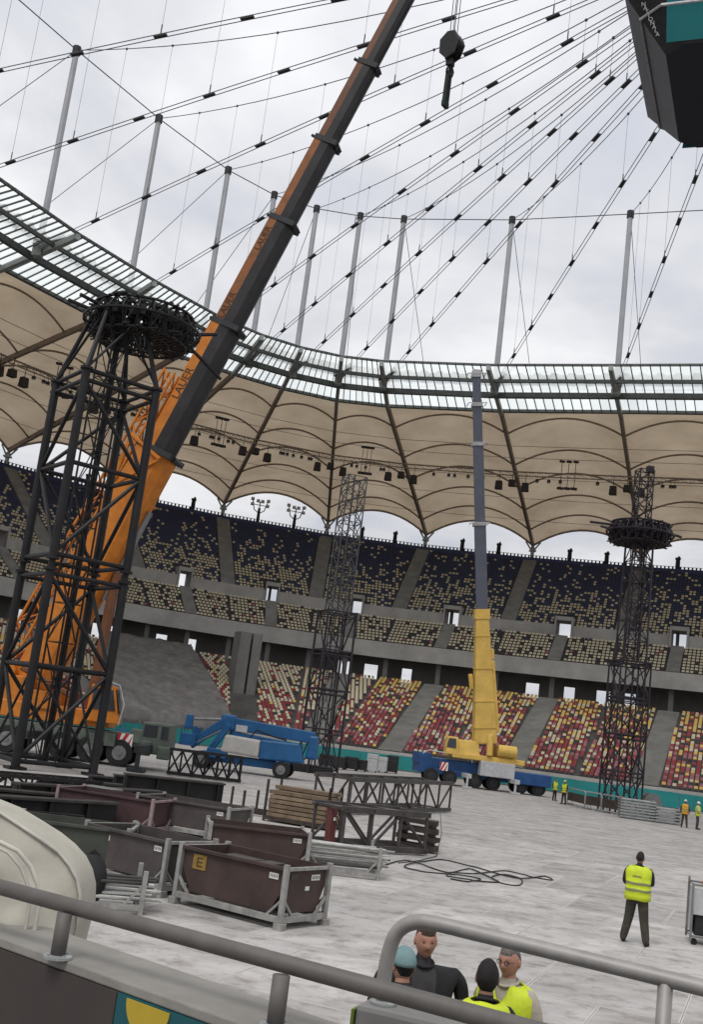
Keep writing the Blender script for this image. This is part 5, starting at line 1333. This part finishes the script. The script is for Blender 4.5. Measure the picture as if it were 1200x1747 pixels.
def person(label, loc, rz, H=1.75, top='jacket_black', pants='trousers_dark', hair='hair_brown', skin='skin', arms=None, stance=.10, stride=0.0, vest=None, head_turn=0.0, nod=0.0, near=False, cap=None, group=None, lean=0.0, sleeves=True, hairline=.045, inner=None, fat=1.0):
    """arms: ((elbow, wrist) left, right) in metres for a 1.75 m figure; front is local -y"""
    S = H/1.75
    t = empty('person', label, 'person', loc, rz, group)
    arms = arms or (((-.27,.02,1.16),(-.25,-.08,.92)), ((.27,.02,1.16),(.25,-.08,.92)))
    v, e, r, bone = [], [], [], []
    def add(p, rad, par=None, b=None):
        v.append(V(p)); r.append(rad)
        if par is not None: e.append((par, len(v)-1)); bone.append(b)
        return len(v)-1
    f = fat
    pel = add((0,.0,.95), (.150*f,.115*f)); sp = add((0,-.005-lean*.3,1.13), (.140*f,.108*f), pel, 'torso'); ch = add((0,-lean*.8,1.33), (.165*f,.118*f), sp, 'torso')
    nb = add((0,.01-lean,1.46), (.075,.07), ch, 'torso'); nk = add((0,.0-lean*1.1,1.53), (.055,.056), nb, 'neck'); hb = add((0,-.008-lean*1.1,1.585), (.055,.06), nk, 'neck')
    for q, sx in ((0,-1),(1,1)):
        sh = add((sx*.165*f, .005-lean*.85, 1.41), (.072,.072), ch, 'torso'); el, wr = V(arms[q][0]), V(arms[q][1])
        s2 = add((sx*.20*f, .005-lean*.85, 1.37), (.066,.066), sh, 'arm'); ei = add(el, (.047,.047), s2, 'arm'); wi = add(wr, (.031,.029), ei, 'fore')
        d = (wr-el).normalized(); lat = d.cross(V((sx,0,0.01))); lat = lat.normalized() if lat.length > .1 else V((0,1,0)); pa = add(wr+d*.055, (.036,.020), wi, 'hand')
        side = d.cross(lat).normalized(); curl = -lat if lat.y > 0 else lat
        for k_, (o_, l_) in enumerate(((-.026,.070),(-.009,.080),(.009,.075),(.026,.060))):
            k1 = add(wr+d*.088+lat*0+V((0,-1,0))*o_*1.0, (.0098,.0098), pa, 'hand'); add(wr+d*(.088+l_*.75)+V((0,-1,0))*o_*1.1+side*(-sx*.018), (.0085,.0085), k1, 'hand')
        th = add(wr+d*.045+V((0,-.040,0)), (.0105,.0105), pa, 'hand'); add(wr+d*.085+V((0,-.058,0)), (.0095,.0095), th, 'hand')
        hp_ = add((sx*.085*f, 0, .88), (.100*f,.105*f), pel, 'leg'); yk = -stride*sx
        kn = add((sx*(.085+stance*.45), yk*.55-.02, .50), (.076*f,.080*f), hp_, 'leg'); an = add((sx*(.085+stance), yk+.02, .10), (.060*f,.066*f), kn, 'leg')
        he = add((sx*(.085+stance), yk+.03, .045), (.050,.045), an, 'shoe'); to = add((sx*(.095+stance), yk-.14, .04), (.055,.038), he, 'shoe'); add((sx*(.10+stance), yk-.20, .032), (.030,.024), to, 'shoe')
    vs_, fs = skin_mesh(v, e, r, 0, 2 if near else 1)
    slots = [skin, top, pants, 'shoe', hair, 'lips', 'eye_white', 'eye_dark', inner or top]
    mb = MB(); mb.v = [tuple(q) for q in vs_]
    mp = {'torso':1,'arm':1,'fore':1 if sleeves else 0,'hand':0,'neck':0,'leg':2,'shoe':3}
    for fc in fs:
        c = V((0,0,0))
        for q in fc: c += vs_[q]
        c /= len(fc); b = min(range(len(e)), key=lambda q: seg_d(c, v[e[q][0]], v[e[q][1]])-.6*(r[e[q][0]][0]+r[e[q][1]][0])/2)
        m_ = mp[bone[b]]
        if bone[b] == 'torso' and c.z < .97: m_ = 2
        if m_ == 1 and inner and bone[b] == 'torso' and abs(c.x) < .055+.10*max(0,(1.42-c.z)) *.4 and c.y < -.03: m_ = 8
        mb.f.append(fc); mb.m.append(m_)
    hc = V((0, -.012-lean*1.15, 1.635))
    Rm = head_part(mb, dict(skin=0,hair=4,lips=5,white=6,dark=7), hc, head_turn, nod, near, hairline)
    mb.v = [tuple(V(q)*S) for q in mb.v]
    body = mb.build('body', slots, t, smooth=True)
    if inner or top != 'x':
        cm = MB()         # collar
        cm.path([V((.075*math.cos(a), -.0-lean*1.05+.080*math.sin(a), 1.49+(.022*math.sin(a))))*S for a in [2*math.pi*q/14 for q in range(14)]], .012*S, 6, closed=True); cm.build('collar', inner and top or top, t, smooth=True)
    if vest:
        rows = [(.84,.205,.155),(.93,.203,.152),(1.00,.198,.148),(1.003,.200,.150),(1.055,.199,.149),(1.058,.197,.147),(1.13,.196,.146),(1.133,.198,.148),(1.185,.200,.150),(1.188,.198,.148),(1.28,.208,.150),(1.36,.214,.146),(1.42,.205,.132),(1.46,.165,.112),(1.49,.112,.096)]
        vm = MB(); P = []
        n = 28
        for z, a, b in rows:
            yo = -lean*max(0,(z-.95)/.5)*.9
            P.append([V((math.copysign(abs(math.cos(q))**.8, math.cos(q))*a*f*1.03, yo+math.copysign(abs(math.sin(q))**.85, math.sin(q))*b*f*1.04+.0, z+.006*math.sin(q*5+z*30)-(.15*math.exp(-(math.cos(q)/.30)**2)*max(0,(z-1.30)/.19) if math.sin(q) < 0 else 0)))*S for q in [2*math.pi*j/n for j in range(n+1)]])
        vm.grid(P); ms = []
        for i in range(len(rows)-1): ms += [1 if rows[i][0] in (1.003, 1.133) else 0]*n
        vm.m = ms
        vo = vm.build('vest', [vest, 'reflective'], t, smooth=True)
        s_ = vo.modifiers.new('solid', 'SOLIDIFY'); s_.thickness = .012
        if near != 'plain':
            pm_ = MB(); pm_.box((0,.158*f*S-lean*.5,1.30*S), (.17*S,.012,.022*S)); pm_.build('print', 'reflective', vo)
    if near and not cap:
        hm = MB(); n_, k_n = 30, 16; rows_ = []
        for i in range(k_n+1):
            th = math.pi*.72*i/k_n; row = []
            for j in range(n_+1):
                ph = 2*math.pi*(j % n_)/n_; d = V((math.sin(th)*math.cos(ph), math.sin(th)*math.sin(ph), math.cos(th)))
                p_ = V((d.x*.078, d.y*.098*(.97 if d.y < 0 else 1), d.z*.125))
                if p_.z < 0: q2 = -p_.z/.125; p_.x *= 1-.30*q2**1.4; p_.y *= (1-.42*q2) if p_.y > 0 else 1
                hl = hairline + (.012 if abs(p_.x) > .05 else 0) - max(0, p_.y+.015)*1.35
                jit = random.Random(int(i*97+(j % n_)*31)).uniform(-.25, 1.0)
                lift_ = max(-.5, min(1.0, (p_.z-hl)/.02))
                row.append((hc + Rm @ (p_*(1+.055*lift_+.030*jit*max(0,lift_))))*S)
            rows_.append(row)
        hm.grid(rows_)
        fl_ = []
        for i in range(k_n):
            for j in range(n_):
                zs_ = []
                for ii, jj in ((i,j),(i+1,j),(i,j+1),(i+1,j+1)):
                    th = math.pi*.72*ii/k_n; ph = 2*math.pi*(jj % n_)/n_; py_ = math.sin(th)*math.sin(ph)*.098; px_ = math.sin(th)*math.cos(ph)*.078; pz_ = math.cos(th)*.125
                    if pz_ < 0 and py_ > 0: py_ *= 1-.42*(-pz_/.125)
                    zs_.append(pz_-(hairline+(.012 if abs(px_) > .05 else 0)-max(0, py_+.015)*1.35))
                fl_.append(min(zs_) > -.006)
        hm.f = [q for q, k_ in zip(hm.f, fl_) if k_]; hm.m = [0]*len(hm.f); hm.build('hair', hair, t, smooth=True)
    if cap:
        cmb = MB(); P = []
        for i in range(9):
            th = math.pi*.5*i/8*1.06; P.append([hc + Rm @ V((math.sin(th)*math.cos(q)*.087, math.sin(th)*math.sin(q)*.107+.002, math.cos(th)*.118+.022)) for q in [2*math.pi*j/20 for j in range(21)]])
        cmb.grid([[q*S for q in row] for row in P])
        co_ = cmb.build('cap', cap, t, smooth=True); s_ = co_.modifiers.new('solid', 'SOLIDIFY'); s_.thickness = .006
        if 'helmet' in cap or cap == 'cap_teal':
            bm_ = MB(); bm_.grid([[ (hc + Rm @ V((math.sin(a)*(.083+.05*k_*abs(math.cos(a))), -math.cos(a)*(.10+.06*k_), .022-.012*k_)))*S for a in [-1.1+2.2*j/10 for j in range(11)]] for k_ in (0,.5,1)]); b_ = bm_.build('brim', cap, co_, smooth=True)
    t['hc'] = 0; del t['hc']
    return t, hc*S, Rm, S

# walker in a yellow vest on the open floor
q = atz(1083, 1611)
person('person in a yellow safety vest and dark trousers walking alone on the floor', q, math.radians(180-28), 1.80, 'jacket_black', 'trousers_khaki', 'hair_black', 'skin_dark',
       (((-.27,-.02,1.17),(-.17,-.26,1.13)), ((.28,.03,1.16),(.20,-.20,1.05))), stance=.15, stride=.06, vest='hivis', nod=.15, near=True, fat=1.22)
# far workers
q = atz(1168, 1412); person('far worker in an orange yellow vest, left of the pair at the right edge', q, math.radians(160), 1.78, 'shirt_charcoal', 'trousers_khaki', 'hair_black', vest='hivis_orange', stance=.08, cap='helmet_white', group='far workers')
q = atz(1190, 1415); person('far worker in a lime vest and helmet, right of the pair at the right edge', q, math.radians(60), 1.76, 'beige_shirt', 'trousers_khaki', 'hair_black', vest='hivis', stance=.05, cap='helmet_white', group='far workers', arms=(((-.27,-.02,1.17),(-.15,-.25,1.10)), ((.27,.02,1.16),(.18,-.22,1.08))))
q = atz(946, 1366); person('far worker in a lime vest beside the blue carrier, left of two', q, math.radians(30), 1.75, 'shirt_charcoal', 'trousers_dark', 'hair_black', vest='hivis', stance=.05, group='far workers')
q = atz(962, 1372); person('far worker in a lime vest beside the crowd barriers, right of two', q, math.radians(-50), 1.80, 'jacket_black', 'trousers_dark', 'hair_brown', vest='hivis', stance=.08, cap='helmet_yellow', group='far workers')
# group talking below the parapet
PLAT = .24
def stand(px, py, H, **k):
    z = PLAT+1.635*H/1.75; c = atz(px, py, z)
    return person(loc=(c.x, c.y+.02, PLAT), H=H, **k)
mb = MB(); mb.box((1.6,8.3,PLAT/2), (6,3.2,PLAT)); tag(mb.build('walkway', 'concrete_dark', bevel=.02), kind='structure')
stand(727, 1606, 1.86, label='man in a black jacket with short hair facing the viewer below the railing', rz=math.radians(6), top='jacket_black', inner='shirt_charcoal', pants='trousers_dark', hair='hair_brown', near='plain', fat=1.45, nod=.12, hairline=.062,
      arms=(((-.34,.03,1.15),(-.26,-.16,.98)), ((.34,.02,1.15),(.22,-.22,1.00))))
stand(690, 1650, 1.74, label='person in a pale teal cap seen from behind at the railing corner', rz=math.radians(196), top='shirt_charcoal', pants='trousers_dark', hair='hair_black', skin='skin', near='plain', cap='cap_teal')
stand(833, 1670, 1.76, label='dark haired person in a lime vest seen from behind, nearest of the group', rz=math.radians(172), top='jacket_black', pants='trousers_dark', hair='hair_black', skin='skin_dark', near='plain', vest='hivis', hairline=-.02)
t, hc, Rm, S = stand(872, 1641, 1.80, label='man with glasses and grey hair in beige shirt and lime vest', rz=math.radians(-38), top='beige_shirt', inner=None, pants='trousers_dark', hair='hair_grey', skin='skin', near='plain', vest='hivis', nod=.12, hairline=.06, fat=1.1)
gm = MB()
for sx in (-1, 1):
    gm.path([(hc/S + Rm @ V((sx*.031+.022*math.cos(a), -.098, .013+.016*math.sin(a))))*S for a in [2*math.pi*q/10 for q in range(10)]], .003, 4, closed=True)
    gm.tube((hc/S + Rm @ V((sx*.053,-.096,.016)))*S, (hc/S + Rm @ V((sx*.078,.01,.012)))*S, .0025, 4)
gm.tube((hc/S + Rm @ V((-.01,-.1,.016)))*S, (hc/S + Rm @ V((.01,-.1,.016)))*S, .003, 4)
gm.build('glasses', 'glass_frame', t)

# ================================================================ FOREGROUND: parapet, railings, cover
mat('rail', (.13,.12,.113), .6, metal=.25, var=.15, scale=9, obj=False); mat('parapet_top', (.235,.225,.205), .85, var=.15, scale=3, bump=.4, obj=False); mat('panel_brown', (.055,.045,.042), .75, var=.15, scale=1.2, obj=False); mat('banner_teal', (.012,.085,.10), .6, var=.12, scale=1.5, obj=False); mat('banner_yellow', (.42,.30,.03), .6, var=.1)
mat('parapet_grey', (.21,.205,.195), .8, var=.15, scale=3, obj=False); mat('edge_green', (.12,.16,.03), .7)
ZL = 2.60
# ledge of the near parapet, from its nearer edge as seen in the place
e0, e1 = atz(-60, 1578, ZL), atz(420, 1749, ZL); dr = (e1-e0).normalized(); out_ = V((-dr.y, dr.x, 0));
if out_.y < 0: out_ = -out_
a0, a1 = e0-dr*1.2, e1+dr*1.6
wall = empty('parapet', 'pale topped parapet wall along the bottom left edge', 'wall', (a0.x, a0.y, 0))
P = [a0, a1, a1+out_*.30, a0+out_*.30]
mb = MB(); mb.hexa([V((p.x,p.y,ZL-.035)) for p in P]+[V((p.x,p.y,ZL)) for p in P]); wb(mb, 'coping', 'parapet_top', wall, bevel=.006)
P = [a0+out_*.02, a1+out_*.02, a1+out_*.27, a0+out_*.27]
mb = MB(); mb.hexa([V((p.x,p.y,0)) for p in P]+[V((p.x,p.y,ZL-.036)) for p in P]); wb(mb, 'wall_core', 'panel_brown', wall)
# brown lining and the teal banner with its yellow disc on the inner face
bx = atz(204, 1673, ZL); s_b = (bx-a0).dot(dr)
def face_panel(s0, s1, z0, z1, th, name, m_):
    A, B = a0+dr*s0, a0+dr*s1; mb = MB(); Pp = [A-out_*th, B-out_*th, B+out_*.018, A+out_*.018]; mb.hexa([V((p.x,p.y,z0)) for p in Pp]+[V((p.x,p.y,z1)) for p in Pp]); return wb(mb, name, m_, wall)
face_panel(0, s_b-.004, 1.4, ZL-.037, .006, 'lining_panel', 'panel_brown')
ban = face_panel(s_b, s_b+1.9, 1.6, ZL-.037, .005, 'banner', 'banner_teal')
dc = a0+dr*(s_b+.15)-out_*.006; mb = MB(); mb.prism([dc+dr*(.10*math.cos(a))+V((0,0,-.042+.10*math.sin(a))) for a in [math.pi+math.pi*q/16 for q in range(17)]], .004, -out_); mb.build('disc', 'banner_yellow', ban)
# platform the viewer stands on, behind the parapet
mb = MB(); mb.hexa([V(q) for q in ((-8,-4,1.5),(8,-4,1.5),(8,1.2,1.5),(-8,1.2,1.5),(-8,-4,1.75),(8,-4,1.75),(8,1.2,1.75),(-8,1.2,1.75))]); tag(mb.build('viewing_platform', 'concrete'), kind='structure')
# low rail on the near parapet
ZRAIL = 2.77
rl0, rl1 = atz(-80, 1492, ZRAIL), atz(905, 1757, ZRAIL)
rr = empty('railing', 'dark grey tube railing crossing the foreground from the left edge', 'railing', (rl0.x, rl0.y, ZL))
mb = MB(); mb.tube(rl0-(rl1-rl0)*.25, rl1+(rl1-rl0)*.3, .028, 14); wb(mb, 'handrail', 'rail', rr, smooth=True)
d_r = (rl1-rl0).normalized()
for px, py in ((112,1540),(482,1644)):
    c = atz(px, py+8, ZRAIL); mb = MB(); mb.tube((c.x,c.y,ZL-.003), (c.x,c.y,ZRAIL-.02), .027, 14); ps = wb(mb, 'rail_post', 'rail', rr, smooth=True)
    mb = MB(); mb.lathe((c.x,c.y,ZL), [(0,.001),(.050,.001),(.050,.010),(.030,.013),(.0,.013)], 20); mb.build('flange', 'galv', ps)
    for k_ in range(4):
        a = math.pi/4+math.pi/2*k_; mb = MB(); mb.tube((c.x+.04*math.cos(a),c.y+.04*math.sin(a),ZL+.008),(c.x+.04*math.cos(a),c.y+.04*math.sin(a),ZL+.017),.006,6); mb.build('bolt', 'galv', ps)
# second parapet and its bent rail
Y2 = 4.05; z2 = 2.52
f0, f1 = atz(607, 1712, z2), atz(850, 1768, z2); d2 = (f1-f0).normalized(); o2 = V((-d2.y,d2.x,0)); o2 = o2 if o2.y > 0 else -o2
w2 = empty('parapet', 'grey parapet end with green edge below the bent railing', 'wall', (f0.x,f0.y,0))
P = [f0, f0+d2*2.6, f0+d2*2.6+o2*.16, f0+o2*.16]
mb = MB(); mb.hexa([V((p.x,p.y,0)) for p in P]+[V((p.x,p.y,z2)) for p in P]); wb(mb, 'wall_core', 'parapet_grey', w2, bevel=.02)
mb = MB(); P = [f0-d2*.012-o2*.005, f0-d2*.001-o2*.005, f0-d2*.001+o2*.165, f0-d2*.012+o2*.165]; mb.hexa([V((p.x,p.y,.5)) for p in P]+[V((p.x,p.y,z2-.02)) for p in P]); wb(mb, 'edge_strip', 'edge_green', w2)
foot = f0+d2*.125+o2*.08; 
def onrail(px, py):      # point of the rail plane that holds the foot
    d = ray(px, py); n_ = o2; s_ = (foot-CP).dot(n_)/d.dot(n_); return CP+d*s_
tops = [onrail(653,1700), onrail(657,1660), onrail(664,1625), onrail(674,1597), onrail(690,1580), onrail(712,1573), onrail(740,1575), onrail(800,1589), onrail(900,1613), onrail(1000,1637), onrail(1137,1670), onrail(1215,1689), onrail(1330,1717)]
r2_ = empty('railing', 'bent pale tube railing framing the talking group', 'railing', (foot.x,foot.y,z2))
mb = MB(); sp = []
for k_ in range(len(tops)-1):
    a, b, c, d = tops[max(0,k_-1)], tops[k_], tops[k_+1], tops[min(len(tops)-1,k_+2)]
    for q in range(4):
        t_ = q/4; sp.append(.5*((2*b)+(c-a)*t_+(2*a-5*b+4*c-d)*t_*t_+(3*b-a-3*c+d)*t_**3))
sp.append(tops[-1]); mat('rail_pale', (.28,.268,.255), .5, metal=.3, var=.15, scale=9, obj=False)
mb.path(sp, .028, 14); wb(mb, 'handrail', 'rail_pale', r2_, smooth=True)
c = onrail(1137, 1672); mb = MB(); mb.tube((c.x,c.y,c.z-.01), (c.x,c.y,1.6), .026, 12); wb(mb, 'rail_post', 'rail_pale', r2_, smooth=True)
c = onrail(655, 1699); mb = MB(); mb.lathe((c.x,c.y,z2), [(0,.001),(.050,.001),(.050,.010),(.03,.014),(0,.014)], 20); wb(mb, 'flange', 'galv', r2_)

# white fabric cover at the left edge: a padded, rounded board
mat('cover_white', (.42,.40,.345), .8, var=.10, scale=2.5, bump=.3, obj=False, col2=(.36,.345,.29))
YV = 4.7
out2 = [(-140,1345),(-60,1362),(0,1386),(40,1410),(75,1432),(100,1452),(120,1474),(132,1498),(138,1525),(137,1555),(131,1585),(122,1618),(116,1650)]
cover = empty('fabric_cover', 'off white padded fabric cover with rounded corner at the left edge', 'cover', aty(20, 1640, YV))
P = []
nb_ = 26
bot = [aty(lerp(-140,116,q/12), lerp(1690,1655,q/12), YV) for q in range(13)]
for q in range(13):
    A = aty(*out2[q], YV); B = bot[q]; row = []
    for k_ in range(nb_+1):
        t_ = k_/nb_; p = A.lerp(B, t_); edge = min(1, q_ if (q_ := (12-q)/2.2) < 1 else 1)
        bulge = .16*math.sin(math.pi*min(1, t_*1.4+.02)*.5)*edge
        wr = .022*math.sin(t_*9+q*1.1)*math.sin(q*.8+1)+.016*math.sin(q*2.3+t_*4)
        if q in (9, 10) : wr -= .035*math.sin(math.pi*t_)
        row.append(p + V((0, -bulge-wr*edge, 0)))
    P.append(row)
front = MB().grid(P)
k0 = len(front.v); Bk = [[p + V((0,.30,0)) - V((0, (p.y-YV), 0)) for p in row] for row in P]
front.grid([list(reversed(r_)) for r_ in Bk])
front.grid([[P[q][0], Bk[q][0]] for q in range(13)]); front.grid([[Bk[12][k_], P[12][k_]] for k_ in range(nb_+1)])
o = wb(front, 'padding', 'cover_white', cover, smooth=True)
seam = [P[q][0]+V((0,-.012,0)) for q in range(13)] + [P[12][k_]+V((0,-.012,0)) for k_ in range(1, nb_+1)]
mat('seam_pale', (.46,.44,.39), .8)
mb = MB(); mb.path(seam, .007, 6); wb(mb, 'edge_piping', 'seam_pale', cover, smooth=True)
# stitched loop of cord on the padding
lp_ = []
for px, py in ((-40,1425),(0,1437),(30,1452),(52,1478),(64,1510),(66,1540),(62,1570),(56,1600),(50,1630)):
    lp_.append(aty(px, py, YV-.20))
mb = MB(); mb.path(lp_, .009, 6); wb(mb, 'cord', 'seam_pale', cover, smooth=True)
mb = MB(); mb.path([p+V((-.035,-.002,-.01)) for p in lp_], .007, 6); wb(mb, 'cord', 'seam_pale', cover, smooth=True)
mb = MB(); mb.beam(aty(-100,1700,YV+.15), aty(-100,1700,YV+.15)*1.0-V((0,0,1.6)), .1, .1); mb.beam(aty(80,1690,YV+.15), aty(80,1690,YV+.15)-V((0,0,1.6)), .1, .1); wb(mb, 'support', 'rail', cover)
